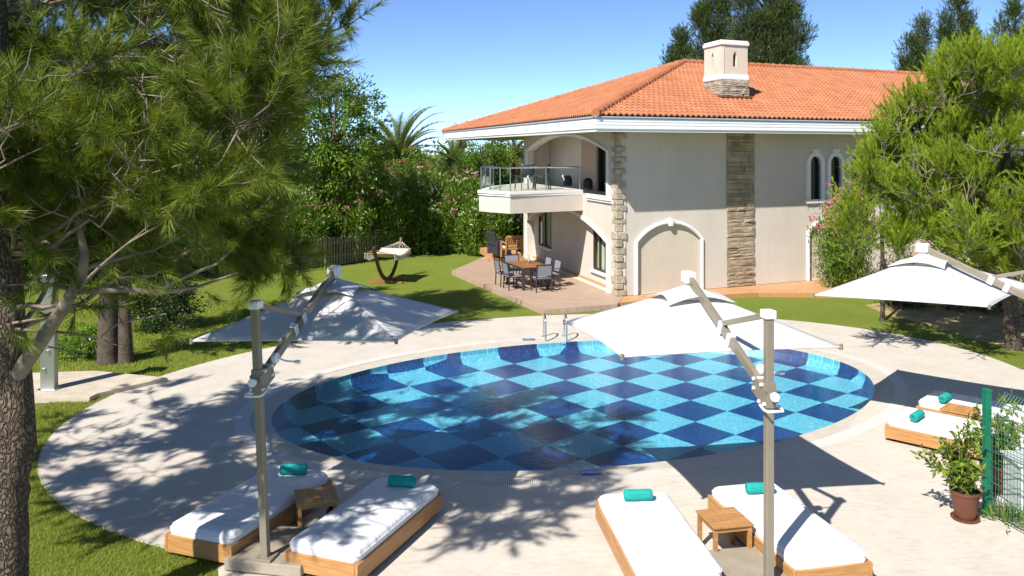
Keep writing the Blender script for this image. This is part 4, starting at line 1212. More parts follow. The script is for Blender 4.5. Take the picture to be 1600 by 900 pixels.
# balcony chairs and lanterns
def shell_chair(e):
    mb = MB(); vs = []; fs = []
    prof = [(.24, .46), (.10, .43), (-.10, .42), (-.20, .46), (-.25, .60), (-.30, .80), (-.32, .88)]
    for y, z in prof:
        for k in range(7):
            x = (k / 6 - .5) * .52
            vs.append((x, y + .05 * (abs(x) / .26) ** 2, z + .03 * (abs(x) / .26) ** 2))
    for i in range(len(prof) - 1):
        for k in range(6): fs.append((i * 7 + k, i * 7 + k + 1, (i + 1) * 7 + k + 1, (i + 1) * 7 + k))
    mb.add(vs, fs); ob = mb.build('seat_shell', M['dark_plastic'], e, smooth=60); so_ = ob.modifiers.new('thick', 'SOLIDIFY'); so_.thickness = .02
    for sx in (-1, 1):
        mb = MB(); mb.bar((sx * .22, .22, .44), (sx * .26, .26, 0), .035, .035); mb.build('leg', M['dark_plastic'], e)
        mb = MB(); mb.bar((sx * .22, -.20, .46), (sx * .26, -.30, 0), .035, .035); mb.build('leg', M['dark_plastic'], e)
p = D(820, 296, 29.6)
e = empty('balcony_chair', (p.x, p.y, 3.338), math.radians(25), 'dark moulded chair on the balcony, the one seen from its back', 'chair', 'balcony chairs'); shell_chair(e)
o = copy_tree(e); q = D(846, 296, 29.9); o.location = (q.x, q.y, 3.338); o.rotation_euler = (0, 0, math.radians(80)); o['label'] = 'dark moulded chair on the balcony, seen from its side'
def dome(e):
    mb = MB(); mb.lathe([(0, 0), (.17, 0), (.17, .22), (.15, .32), (.09, .39), (.0, .41)], n=18); mb.build('shade', M['black'], e, smooth=50)
    mb = MB(); mb.lathe([(0, -.0), (.19, 0), (.19, .03), (.17, .035)], n=18); mb.build('foot', M['charcoal'], e, smooth=40)
p = p2(t2(864), 3.338, -.6); e = empty('lantern', p, 0, 'low black rounded lantern on the balcony beside the side-on chair', 'lantern', 'black balcony lanterns'); dome(e)
o = copy_tree(e); o.location = p2(t2(906), 3.338, -.3); o['label'] = 'low black rounded lantern at the balcony end near the stone corner'

# hammock -------------------------------------------------------------------------
n0, n1_ = D(584, 391, 29.2), D(627, 380, 32.1)
mid = (n0 + n1_) / 2; hx = (n1_ - n0); hx.z = 0; HL = hx.length; ha = math.atan2(hx.y, hx.x) - PI / 2
e = empty('hammock', (mid.x, mid.y, 0), ha, 'cream rope hammock with fringe on a curved dark wooden stand on the lawn', 'hammock')
mb = MB(); pts = []
for k in range(25):
    a = -1 + 2 * k / 24
    pts.append((0, a * HL / 2, .12 + 1.28 * abs(a) ** 2.2))
for q0, q1 in zip(pts[:-1], pts[1:]): mb.bar(q0, (q1[0], q1[1] + (q1[1] - q0[1]) * .1, q1[2] + (q1[2] - q0[2]) * .1), .085, .13)
st_ = mb.build('stand', M['hammock_wood'], e, .01)
mb = MB()
for y in (-.35, .35): mb.bar((-.65, y, .04), (.65, y, .04), .10, .08)
mb.build('foot_bar', M['teak_dark'], st_, .008)
zt = 1.30; yb = HL / 2 - .62
mb = MB(); rows_ = []
for k in range(15):
    a = -1 + 2 * k / 14
    rows_.append([(x * .52, a * yb, 1.0 + .12 * a * a - .10 * (1 - x * x) * (1 - a * a)) for x in np.linspace(-1, 1, 9)])
vs = [q for r_ in rows_ for q in r_]; fs = []
for i in range(14):
    for k in range(8): fs.append((i * 9 + k, i * 9 + k + 1, (i + 1) * 9 + k + 1, (i + 1) * 9 + k))
mb.add(vs, fs); bed = mb.build('bed', M['rope'], e, smooth=60); so_ = bed.modifiers.new('cloth', 'SOLIDIFY'); so_.thickness = .02
for s in (-1, 1):
    mb = MB(); mb.tube([(-.58, s * yb, 1.10), (.58, s * yb, 1.10)], .022, 8); mb.build('spreader_bar', M['teak_dark'], e, smooth=50)
    mb = MB()
    for k in range(9):
        x = -.52 + 1.04 * k / 8; mb.tube([(x, s * yb, 1.10), (x * .05, s * (HL / 2 - .02), zt)], .007, 4)
    mb.build('cords', M['rope'], e)
r3 = random.Random(6)
for s in (-1, 1):
    mb = MB()
    for k in range(14):
        a = -1 + 2 * k / 13; z = 1.0 + .12 * a * a
        mb.bar((s * .53, a * yb, z), (s * .56, a * yb, z - .20 + r3.uniform(-.03, .03)), .07, .012, (1, 0, 0))
    mb.build('fringe', M['rope'], bed)

# shower post ---------------------------------------------------------------------
p = G(77, 608, .09)
e = empty('shower_post', p, 0, 'square stainless steel outdoor shower column beside the left pine trunk', 'shower')
mb = MB(); mb.box((0, 0, 1.1), (.27, .16, 2.2)); po = mb.build('column', M['steel_dull'], e, .008)
mb = MB(); mb.box((-.04, -.10, 2.225), (.44, .40, .05)); mb.build('shower_head', M['steel_dull'], e, .01)
mb = MB(); mb.box((0, 0, .01), (.36, .26, .02)); mb.build('base_plate', M['steel'], e, .004)
for x, z in ((.03, 1.15), (.03, .75), (-.05, .40)):
    mb = MB(); mb.lathe([(0, 0), (.028, 0), (.028, .05), (.02, .06)], (x, -.08, z), 14, R=Matrix.Rotation(PI / 2, 3, 'X')); mb.build('tap', M['steel'], po, smooth=40)

# slim post on the lawn at the right
p = G(1379, 502)
e = empty('slim_post', p, 0, 'slim grey brown wooden post standing on the lawn behind the right umbrella', 'post')
mb = MB(); mb.tube([(0, 0, -.05), (.01, 0, 1.2), (-.02, 0, 2.5)], [.065, .055, .05], 10); mb.build('shaft', M['bark_grey'], e, smooth=50)
mb = MB(); mb.lathe([(0, 0), (.10, 0), (.09, .10), (.06, .12)], (0, 0, 0), 10); mb.build('collar', M['bark_grey'], e, smooth=40)

# green mesh fence ---------------------------------------------------------------
p0_ = Vector(G(1542, 805)); fd = Vector((.20, -.98, 0)).normalized()
e = empty('mesh_fence', p0_, math.atan2(fd.y, fd.x), 'green welded mesh fence with a green square post at the right edge', 'fence')
mb = MB(); mb.box((0, 0, .80), (.08, .08, 1.60)); po = mb.build('post', M['green_paint'], e, .004)
mb = MB(); mb.box((0, 0, 1.61), (.09, .09, .03)); mb.build('post_cap', M['green_paint'], po, .004)
for z in (.28, .80, 1.42):
    mb = MB(); mb.box((-.045, 0, z), (.02, .05, .04)); mb.build('clip', M['steel'], po)
FLN = 4.2
mb = MB()
def fz(z):                                            # the top of the panel bends outward
    return (0.0 if z < 1.32 else (z - 1.32) * .9)
for k in range(int(FLN / .05)):
    x = .05 + k * .05
    mb.tube([(x, 0, .06), (x, 0, 1.32), (x, fz(1.58), 1.58)], .0042, 4, cap=False)
for z in [.06 + .2 * j for j in range(7)] + [1.34, 1.46, 1.58]:
    for o_ in (-.004, .004):
        mb.tube([(.03, fz(z) + o_, z), (FLN, fz(z) + o_, z)], .0045, 4, cap=False)
for j in range(7):                                     # the crimped ribs of the panel
    z = .16 + .2 * j
    mb.tube([(.03, .0, z - .03), (FLN, .0, z - .03)], .0042, 4, cap=False)
mb.build('mesh_panel', M['green_wire'], e)
mb = MB(); mb.box((2.6, 0, .80), (.08, .08, 1.60)); mb.build('post', M['green_paint'], e, .004)
# pale cabinet behind the fence
e = empty('utility_cabinet', (6.95, 11.25, .012), math.radians(-6), 'pale metal utility cabinet behind the green mesh fence', 'cabinet')
mb = MB(); mb.box((0, 0, .32), (.75, .5, .60)); bd_ = mb.build('body', M['cabinet'], e, .01)
mb = MB(); mb.box((0, -.256, .32), (.66, .012, .50)); mb.build('door', M['white_paint'], e, .006)
for z in (.46, .18):
    mb = MB(); mb.box((-.26, -.27, z), (.03, .02, .07)); mb.build('hinge', M['charcoal'], e)
mb = MB(); mb.box((0, 0, .635), (.82, .56, .03)); mb.build('lid', M['cabinet'], e, .006)

# ------------------------------------------------------------------ plants
def unit(a): return a / np.maximum(np.linalg.norm(a, axis=-1, keepdims=True), 1e-9)

def needles(P, Dv, L, n, nl, w_, a0, a1, r, droop=0.0, base=0.0):
    P, Dv = np.asarray(P, float), unit(np.asarray(Dv, float)); S = len(P); L = np.broadcast_to(np.asarray(L, float), (S,))
    t = r.rand(S, n) ** .75
    B_ = P[:, None] + Dv[:, None] * (L[:, None] * t)[..., None]
    R = r.normal(size=(S, n, 3)); R -= (R * Dv[:, None]).sum(-1, keepdims=True) * Dv[:, None]; R = unit(R)
    a = a0 + (a1 - a0) * t + r.normal(0, .12, (S, n))
    d = Dv[:, None] * np.cos(a)[..., None] + R * np.sin(a)[..., None]
    d[..., 2] -= droop; d = unit(d)
    ln = nl * (.7 + .5 * r.rand(S, n))
    sd_ = unit(np.cross(d, r.normal(size=(S, n, 3)))) * (w_ / 2)
    V = np.stack([B_ - sd_, B_ + sd_, B_ + d * ln[..., None]], 2)
    var = np.clip(base + .30 * r.rand(S, 1) + .28 * t + .2 * r.rand(S, n), 0, 1)
    return V.reshape(-1, 3), var.ravel()

def leaves(P, Dv, L, W, r, up=.5, var0=0.0, fold=.12):
    """one leaf at each point; Dv its direction"""
    P = np.asarray(P, float); n = len(P); d = unit(np.asarray(Dv, float))
    nn = r.normal(size=(n, 3)) + np.array([0, 0, up * 2]); nn -= (nn * d).sum(-1, keepdims=True) * d; nn = unit(nn)
    s = np.cross(d, nn)
    l = (L * (.65 + .6 * r.rand(n)))[:, None]; w_ = l * (W / L) / 2
    V = np.stack([P, P + d * l * .45 + s * w_ + nn * w_ * fold, P + d * l - nn * l * .12, P + d * l * .45 - s * w_ + nn * w_ * fold], 1)
    return V.reshape(-1, 3), np.clip(var0 + .8 * r.rand(n), 0, 1)

def curve(p0, p1, sag, n=8, wob=.0, r=None):
    p0, p1 = np.asarray(p0, float), np.asarray(p1, float); t = np.linspace(0, 1, n)[:, None]
    m_ = (p0 + p1) / 2 + np.array([0, 0, sag])
    q = (1 - t) ** 2 * p0 + 2 * t * (1 - t) * m_ + t * t * p1
    if wob: q[1:-1] += r.normal(0, wob, (n - 2, 3))
    return q

def pine(name, lab, trunk, tr, ends, leafm, bark, r, twigs=14, tl_=(.35, .8), shoot=(.22, .34), n=70, nl=.13, w_=.004, upb=.35, from_=.25, cat='tree', group=None, limb_r=.035, extra=None, droop=.05, nside=2, vbase=0.0, a01=(1.1, .35), gaps=None):
    base = Vector(trunk[0]); base.z = max(0, base.z)
    e = empty(name, base, 0, lab, cat, group); B3 = np.array(base)
    T = [np.array(q, float) - B3 for q in trunk]
    mb = MB()
    # trunk with a little unevenness
    pts = []; rs = []
    for i in range(len(T) - 1):
        for k in range(6):
            f = k / 6; pts.append(T[i] * (1 - f) + T[i + 1] * f + r.normal(0, tr[0] * .05, 3) * np.array([1, 1, 0])); rs.append((tr[i] * (1 - f) + tr[i + 1] * f) * (1 + r.normal(0, .05)))
    pts.append(T[-1]); rs.append(tr[-1])
    mb.tube(pts, rs, 14); mb.build('trunk', bark, e, smooth=70)
    Tz = np.array([q[2] for q in pts]); Tp = np.array(pts)
    mb = MB(); P = []; Dv = []; L = []; grown = []
    order = r.permutation(len(ends)); nprim = max(12, len(ends) // 7)
    for num, E_ in enumerate([ends[i] for i in order]):
        E_ = np.array(E_, float) - B3
        hd = np.linalg.norm(E_[:2] - Tp[-1][:2])
        z0 = np.clip(E_[2] - hd * r.uniform(.1, .45), Tz[0] + (Tz[-1] - Tz[0]) * .18, Tz[-1] - .05)
        k = int(np.argmin(abs(Tz - z0)))
        st_p, r0m = Tp[k], 1.0
        if num >= nprim:                     # later boughs fork from the nearest bough that leads outward to them
            g_ = np.concatenate(grown); dd_ = np.linalg.norm(g_ - E_, axis=1) + .35 * np.linalg.norm(g_[:, :2] - Tp[0][:2], axis=1) * 0
            st_p = g_[int(np.argmin(dd_ + 2.0 * (np.linalg.norm(g_ - Tp[k], axis=1) > np.linalg.norm(E_ - Tp[k]))))]; r0m = .5
        c = curve(st_p, E_, -.12 * hd * r.uniform(.2, 1) * r0m, 9, .04 * r0m, r)
        len_ = np.linalg.norm(c[-1] - c[0])
        r0 = limb_r * (.6 + .25 * len_ / 3) * (.45 if num >= nprim else 1.25)
        grown.append(c[3:])
        mb.tube(c, [max(.006, r0 * (1 - .85 * i / 8)) for i in range(9)], 6, cap=False)
        for _ in range(twigs):
            f = from_ + (1 - from_) * r.rand() ** .75
            i = min(7, int(f * 8)); q = c[i] + (c[i + 1] - c[i]) * (f * 8 - i)
            tg = unit(c[i + 1] - c[i]); rd = r.normal(size=3)
            d = unit(tg * .7 + rd * .65 + np.array([0, 0, upb])); l = r.uniform(*tl_) * (1.15 - .5 * f)
            q1 = q + d * l
            if gaps and not gaps(np.array([q + d * l * .7 + B3]))[0]: continue
            mb.tube([q, (q + q1) / 2 + r.normal(0, .03, 3), q1], [.009, .007, .004], 4, cap=False)
            for s in range(1 + nside):
                f2 = 1 if s == 0 else r.uniform(.35, .95)
                sh = r.uniform(*shoot)
                dd_ = unit(d * (1 if s == 0 else .5) + r.normal(size=3) * (.12 if s == 0 else .5) + np.array([0, 0, upb * .8]))
                P.append(q + d * l * f2 - dd_ * sh * .3); Dv.append(dd_); L.append(sh)
        P.append(c[-1]); Dv.append(unit(c[-1] - c[-2]) + np.array([0, 0, upb])); L.append(shoot[1])
    if extra:
        for c, r0 in extra:
            c = np.array(c, float) - B3
            mb.tube(c, [r0 * (1 - .7 * i / (len(c) - 1)) for i in range(len(c))], 10)
    mb.build('branches', M['bark_twig'] if bark is not M['bark_grey'] else bark, e, smooth=60)
    P = np.array(P); Dv = np.array(Dv); L = np.array(L)
    if gaps:                                 # openings in the foliage through which the sun falls
        k = gaps(P + B3); P, Dv, L = P[k], Dv[k], L[k]
    V, var = needles(P, Dv, L, n, nl, w_, a01[0], a01[1], r, droop, vbase)
    np_mesh('crown', V, 3, leafm, e, var)
    return e

_ph = np.random.RandomState(12)
_wv = [(_ph.normal(0, 1, 2), _ph.rand() * 6.28) for _ in range(14)]
def sun_gaps(q, keep=.60, scale=3.4):
    x = q[:, 0] + .569 * (q[:, 2] - 2.5); y = q[:, 1] + .832 * (q[:, 2] - 2.5)
    f = sum(np.sin(scale * (a[0] * x + a[1] * y) + p_) for a, p_ in _wv)
    over = (abs(x + 2.4) < 1.9) & (abs(y - 11.7) < 2.0)
    f2 = sum(np.sin(6.0 * (a[1] * x - a[0] * y) + 2 * p_) for a, p_ in _wv)
    pool = (x > -4.0) & (y > 13.0)
    return np.where(over, (f2 > .75) & (f > -2.6), np.where(pool, (f > -.6) & (f2 > -1.4), f > -1.0))

def crown_gaps(q):
    f = sum(np.sin(2.6 * (a[0] * q[:, 0] + a[1] * q[:, 2] + .7 * (a[0] - a[1]) * q[:, 1]) + p_) for a, p_ in _wv)
    return f > -2.3

def proj(p): return 800 + F * p[0] / p[1], YH - F * (p[2] - CH) / p[1]

def thin(q):                               # keeps the crown open where the sun falls through it
    x, y = q[0] + .569 * (q[2] - 2.5), q[1] + .832 * (q[2] - 2.5)
    if abs(x + 2.4) < 1.7 and abs(y - 11.7) < 1.8: return r.rand() < .66
    if x > -8 and y > 10.5: return r.rand() < .42
    return False
# left foreground pine ------------------------------------------------------------
r = np.random.RandomState(21)
ends = []
c0 = np.array([-5.7, 9.0, 6.2]); rad = np.array([4.0, 4.0, 3.3])
while len(ends) < 165:
    d = unit(r.normal(size=3)); q = c0 + d * rad * r.uniform(.55, 1.0)
    if q[1] < 4.6 or (q[1] < 7.2 and r.rand() < .55): continue
    if (q - c0) @ np.array(SUNXY) > 1.5: continue
    u, v_ = proj(q)
    if q[2] < 3.6 or (v_ > -20 and u > (425 if 120 < v_ < 300 else 450 if v_ >= 300 else 490)): continue
    if u > -60 and v_ > (325 if u < 250 else 350): continue
    if thin(q): continue
    if q[0] > -1.6: continue
    ends.append(q)
ends += [D(515, 40, 9.2), D(470, 20, 9.6), D(500, 85, 9.4), D(440, 105, 9.0), D(448, 385, 9.0), D(410, 395, 8.8), D(440, 345, 9.0), D(395, 360, 8.6), D(340, 350, 8.4), D(405, 250, 9.2), D(420, 60, 8.6)]
while len(ends) < 245:
    u, v_ = r.uniform(-40, 440), r.uniform(-60, 375)
    if v_ > 330 and u < 250: continue
    if thin(D(u, v_, 8.2)): continue
    if (u / 455) ** 3 + max(0, (v_ - 150) / 260) ** 3 > 1.35: continue
    ends.append(np.array(D(u, v_, r.uniform(6.9, 10.5))))
for k in range(34):
    ends.append(np.array(D(r.uniform(-60, 170), r.uniform(-90, 170), r.uniform(8.2, 10.5))))
while len(ends) < 318:
    q = np.array([r.uniform(-10.5, -6.3), r.uniform(7.5, 12.5), r.uniform(3.4, 7.0)])
    if proj(q)[0] > -70: continue
    ends.append(q)
bare = [([D(8, 612, 8.0), D(45, 560, 7.9), D(100, 480, 7.8), D(128, 430, 7.75), D(132, 395, 7.7), D(120, 340, 7.7)], .085),
        ([D(115, 455, 7.8), D(200, 452, 7.9), D(250, 458, 8.0), D(310, 448, 8.2), D(375, 425, 8.4)], .034),
        ([D(240, 455, 8.0), D(290, 432, 8.1), D(340, 412, 8.2), D(372, 380, 8.3)], .022),
        ([D(130, 420, 7.75), D(180, 405, 7.9), D(240, 390, 8.1), D(300, 360, 8.4)], .028),
        ([D(25, 515, 7.9), D(100, 520, 7.9), D(155, 528, 8.0), D(185, 505, 8.0), D(260, 490, 8.1)], .016),
        ([D(20, 505, 7.9), D(80, 495, 7.9), D(140, 480, 8.0), D(165, 455, 8.0)], .014),
        ([D(15, 522, 7.9), D(70, 540, 8.0), D(110, 550, 8.0), D(128, 570, 8.0)], .010),
        ([D(155, 528, 8.0), D(170, 535, 8.0), D(190, 542, 8.0)], .009),
        ([D(105, 450, 7.8), D(60, 442, 7.8), D(10, 446, 7.8)], .020),
        ([D(128, 425, 7.75), D(95, 395, 7.9), D(40, 375, 8.0)], .018),
        ([D(110, 470, 7.8), D(122, 440, 7.7), D(135, 475, 7.7)], .010)]
bare = [(np.concatenate([curve(c[i], c[i + 1], 0, 4)[:3] for i in range(len(c) - 1)] + [np.array([c[-1]])]), r0) for c, r0 in bare]
pine('pine_tree', 'big long-needled pine in the left foreground with rough trunk and bare lower boughs', [(-4.72, 8.0, -.1), (-4.70, 8.0, 1.4), (-4.62, 8.0, 2.0), (-4.72, 8.0, 3.2), (-4.8, 7.9, 6.5), (-4.9, 7.8, 9.8)], [.19, .16, .175, .145, .11, .03], ends, M['pine_a'], M['bark_pine'], r,
     twigs=18, tl_=(.3, .75), shoot=(.20, .36), n=88, nl=.165, w_=.0068, upb=.3, limb_r=.03, extra=bare, droop=.10, gaps=sun_gaps)
# hanging tufts on the low twigs
tp = [D(262, 500, 8.1), D(250, 520, 8.1), D(285, 515, 8.1), D(262, 568, 8.1), D(140, 430, 7.8), D(165, 400, 7.8), D(205, 425, 7.9), D(220, 440, 7.9), D(10, 470, 7.6), D(20, 510, 7.6), D(55, 482, 7.7), D(8, 515, 7.6), D(320, 455, 8.2), D(400, 440, 8.4), D(30, 420, 7.8), D(70, 400, 7.8)]
trg = bpy.data.objects['pine_tree']; b3 = np.array(trg.location)
V, var = needles([np.array(q) - b3 for q in tp], np.array([[.3, -.1, -.25]] * len(tp)) + r.normal(0, .35, (len(tp), 3)), .22, 110, .16, .0042, 1.0, .3, r, .15, .1)
np_mesh('low_tufts', V, 3, M['pine_a'], trg, var)

# second pine behind it
r = np.random.RandomState(5)
ends = []
c0 = np.array([-8.3, 19.5, 6.4]); rad = np.array([3.9, 3.2, 4.6])
while len(ends) < 100:
    d = unit(r.normal(size=3)); q = c0 + d * rad * r.uniform(.5, 1.0)
    u, v_ = proj(q)
    if q[2] < 2.2 or u > 490: continue
    ends.append(q)
pine('pine_tree', 'dark pine with thick forked trunk on the lawn behind the foreground pine', [(-8.95, 19.0, -.1), (-8.95, 19.0, 1.0), (-8.85, 19.05, 3.0), (-8.4, 19.4, 7), (-8.3, 19.5, 10.5)], [.25, .20, .18, .14, .04], ends, M['pine_dark'], M['bark_grey'], r,
     twigs=26, tl_=(.4, 1.0), shoot=(.3, .5), n=60, nl=.17, w_=.012, upb=.25, limb_r=.04,
     extra=[(curve((-8.55, 19.0, -.05), (-8.7, 19.1, 3.2), 0, 6), .17)])

# right pine -----------------------------------------------------------------------
r = np.random.RandomState(8)
ends = []
c0 = np.array([11.4, 19.6, 4.2]); rad = np.array([3.9, 3.2, 3.1])
while len(ends) < 205:
    d = unit(r.normal(size=3)); q = c0 + d * rad * r.uniform(.5, 1.0)
    u, v_ = proj(q)
    if q[2] < 1.9 or u < (1340 if v_ < 335 else 1312): continue
    if v_ < 330 - (u - 1300) * 1.35 and v_ < 250: 
        if v_ < 335 - (u - 1330) * .95: continue
    if v_ < 95: continue
    ends.append(q)
ends += [D(1325, 355, 19), D(1335, 320, 19.2), D(1365, 260, 19.2), D(1380, 225, 19.4), D(1440, 175, 19.6), D(1480, 145, 19.8), D(1545, 105, 19.8), D(1590, 100, 19.6), D(1335, 385, 18.8), D(1400, 395, 18.6), D(1420, 165, 19.5), D(1400, 195, 19.4)]
pine('pine_tree', 'bright yellow-green pine with upright shoots at the right beside the villa', [(11.85, 20.3, -.1), (11.75, 20.2, 1.0), (11.55, 20.0, 2.2), (11.4, 19.8, 4.5), (11.4, 19.7, 7.2)], [.19, .165, .14, .10, .03], ends, M['pine_light'], M['bark_pine'], r,
     twigs=34, tl_=(.3, .8), shoot=(.28, .55), n=52, nl=.105, w_=.0125, upb=1.0, limb_r=.03, droop=-.15, nside=2, a01=(.75, .35), vbase=.15, gaps=crown_gaps)

# broadleaf trees, shrubs ----------------------------------------------------------
def leafy_tree(name, lab, base, h, c0, rad, nclump, nleaf, L, W, matl, r, cat='tree', group=None, bark=None, tr=.15, cr=.55, zmin=.3, keep=None, shell=(.5, 1.0)):
    e = empty(name, base, 0, lab, cat, group); B3 = np.array(base, float)
    C = []
    while len(C) < nclump:
        d = unit(r.normal(size=3)); q = np.array(c0) + d * np.array(rad) * r.uniform(*shell) * (1 + .12 * math.sin(5 * d[0] + 3 * d[2]))
        if q[2] < zmin: continue
        if keep and not keep(q): continue
        C.append(q)
    C = np.array(C) - B3
    mb = MB(); top = np.array([c0[0], c0[1], c0[2] + rad[2] * .4]) - B3
    tk = curve((0, 0, -.1), top, 0, 8, tr * .25, r)
    mb.tube(tk, [tr * (1 - .75 * i / 7) for i in range(8)], 10); mb.build('trunk', bark or M['bark_grey'], e, smooth=60)
    mb = MB()
    for q in C[::max(1, nclump // 40)]:
        k = min(6, max(1, int(np.argmin(abs(tk[:, 2] - q[2] * .7))))); mb.tube(curve(tk[k], q, -.1, 5, .03, r), [tr * .35, tr * .27, tr * .2, tr * .12, .008], 5, cap=False)
    mb.build('branches', bark or M['bark_grey'], e)
    off = r.normal(size=(nclump, nleaf, 3)); off = unit(off) * (r.rand(nclump, nleaf, 1) ** .5) * cr * (.7 + .6 * r.rand(nclump, 1, 1)); off[..., 2] *= .75
    P = (C[:, None] + off).reshape(-1, 3)
    out = unit(off.reshape(-1, 3) + .4 * unit(np.repeat(C - (np.array(c0) - B3), nleaf, 0)) + np.array([0, 0, -.1]))
    Dv = out + r.normal(0, .55, out.shape)
    V, var = leaves(P, Dv, L, W, r)
    var = np.clip(var * .8 + np.repeat(r.rand(nclump) * .3 - .05, nleaf), 0, 1)
    np_mesh('crown', V, 4, matl, e, var)
    return e

r = np.random.RandomState(31)
leafy_tree('broadleaf_tree', 'bright green broadleaf tree in the sun behind the pines, left of the palms', (-7.9, 36.2, 0), 8, (-7.4, 36.0, 5.6), (2.3, 2.0, 2.9), 150, 90, .17, .075, M['broad_bright'], r, cr=.45, zmin=2.2, bark=M['bark_grey'])
leafy_tree('broadleaf_tree', 'tall dark broadleaf tree closing the view behind the second pine', (-15.0, 30, 0), 9, (-15.0, 30, 4.6), (3.2, 2.5, 3.8), 150, 80, .2, .09, M['shrub_dark'], r, cr=.7, zmin=.8)
leafy_tree('broadleaf_tree', 'dark broadleaf tree at the far left edge of the lawn', (-19.0, 29, 0), 9, (-19.0, 29, 4.4), (3.8, 2.5, 4.0), 150, 80, .2, .09, M['shrub_dark'], r, cr=.75, zmin=.5)
leafy_tree('round_bush', 'round dark green bush on the lawn behind the shaded umbrella, right of the forked trunk', (*G(255, 515)[:2], 0), 1, (*G(255, 515)[:2], .75), (1.05, .9, .8), 110, 80, .07, .035, M['shrub_dark'], r, 'bush', cr=.28, zmin=.1, tr=.05)
leafy_tree('low_bush', 'small leafy bush at the foot of the forked trunk', (*G(140, 560)[:2], 0), 1, (*G(140, 560)[:2], .35), (.65, .5, .38), 40, 60, .08, .04, M['oleander'], r, 'bush', cr=.2, zmin=.06, tr=.03)
for x, y, rx, h_, lab in ((-14.5, 33.5, 2.2, 2.6, 'clipped dark hedge shrub beyond the lawn behind the shower column'), (-10.5, 34.5, 2.0, 2.4, 'dark hedge shrub beyond the lawn at the left end of the picket fence'), (-19.5, 32, 2.6, 2.6, 'dark hedge shrub at the far left behind the pine trunk'),
    (-12.6, 32.6, 1.8, 3.0, 'tall dark hedge shrub beyond the lawn, between the second pine and the picket fence'), (-17.0, 31.5, 2.3, 3.2, 'tall dark hedge shrub beyond the lawn, left of the shower column'), (-22.5, 31.5, 2.6, 3.2, 'tall dark hedge shrub at the very left edge beyond the lawn'), (-9.0, 36.5, 1.8, 3.4, 'tall hedge shrub rising directly behind the left end of the picket fence')):
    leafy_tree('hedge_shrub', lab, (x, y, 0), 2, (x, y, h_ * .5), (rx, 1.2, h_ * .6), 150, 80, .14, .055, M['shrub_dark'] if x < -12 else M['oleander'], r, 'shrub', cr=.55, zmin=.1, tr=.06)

# oleanders behind the fence
def oleander(x, y, h, spread, lab, r, flower, nst=46, npl=70, group='oleander shrubs along the fence', L=.16, W=.036, nfl=26, name='oleander_shrub', matl=None, zlo=.04):
    e = empty(name, (x, y, 0), 0, lab, 'shrub', group)
    mb = MB(); P = []; Dv = []; FP = []
    for k in range(nst):
        a = r.rand() * 2 * PI; s = spread * r.rand() ** .55; hh = h * (1 - .38 * (s / spread) ** 2) * r.uniform(.75, 1.04)
        tip = np.array([s * math.cos(a), s * math.sin(a) * .8, hh]); b_ = np.array([tip[0] * .62, tip[1] * .62, 0])
        c = curve(b_, tip, .1, 7, .03, r)
        if k % 4 == 0: mb.tube(c, [.022 * (1 - .8 * i / 6) for i in range(7)], 4, cap=False)
        t = zlo + (1 - zlo) * r.rand(npl) ** .9; i = np.minimum(5, (t * 6).astype(int))
        q = c[i] + (c[i + 1] - c[i]) * (t * 6 - i)[:, None] + r.normal(0, .13, (npl, 3))
        tg = unit(c[i + 1] - c[i]); P.append(q); Dv.append(tg * .55 + r.normal(0, .75, (npl, 3)) + np.array([0, 0, .15]))
        FP.append(tip)
    mb.build('stems', M['bark_twig'], e)
    V, var = leaves(np.concatenate(P), np.concatenate(Dv) + np.array([0, -.1, .35]), L, W, r, .8)
    np_mesh('foliage', V, 4, matl or M['oleander'], e, var)
    FV = {}
    idx = r.permutation(len(FP))[:nfl]
    for k in idx:
        fm = flower[r.randint(len(flower))]
        n = r.randint(5, 12)
        c = FP[k] + np.array([0, 0, .02]) + r.normal(0, .075, (n, 3)) * np.array([1, 1, .6])
        for q in c:
            for _ in range(5):
                d = unit(r.normal(size=3) + np.array([0, -.4, .5])); s = unit(np.cross(d, r.normal(size=3)))
                FV.setdefault(fm, []).extend([q, q + d * .03 + s * .022, q + d * .052, q + d * .03 - s * .022])
    for fm, V in FV.items():
        np_mesh('blossoms', V, 4, M[fm], e, r.rand(len(V) // 4))
    return e
r = np.random.RandomState(14)
OL = [(-10.2, 33.4, 3.1, 1.5, ['flower_white']), (-8.8, 34.6, 3.4, 1.5, ['flower_pink', 'flower_white']), (-7.4, 36.2, 3.8, 1.6, ['flower_pink']), (-6.1, 37.8, 4.0, 1.6, ['flower_white', 'flower_pink']),
      (-4.6, 39.2, 3.9, 1.6, ['flower_white']), (-3.3, 39.6, 3.8, 1.5, ['flower_white', 'flower_pink']), (-2.1, 39.4, 3.7, 1.4, ['flower_white', 'flower_pink']), (-1.2, 38.4, 2.8, 1.2, ['flower_white']), (-6.8, 39.5, 4.7, 1.7, ['flower_red', 'flower_pink']), (-4.9, 41.5, 4.8, 1.7, ['flower_red'])]
LB = ['oleander with few cream blossoms at the left end of the picket fence', 'oleander with mixed blossoms leaning over the fence left of the hammock', 'oleander with pink blossoms above the fence behind the hammock', 'tall oleander above the right end of the fence with cream and pink blossoms',
      'oleander right of the hammock with leafy stems down to the lawn', 'oleander with pale blossoms in the middle of the hedge, left of the balcony', 'oleander with pale blossoms right beside the balcony corner', 'low rounded shrub with broad leaves under the balcony by the dark recess',
      'oleander topped with rose red blossoms in front of the big palm', 'oleander with rose red blossoms far behind the hedge, right of the palm']
for (x, y, h, s, fl), lab in zip(OL, LB):
    oleander(x, y, h, s, lab, r, fl, nst=105, npl=130, nfl=30, L=.19, W=.05)
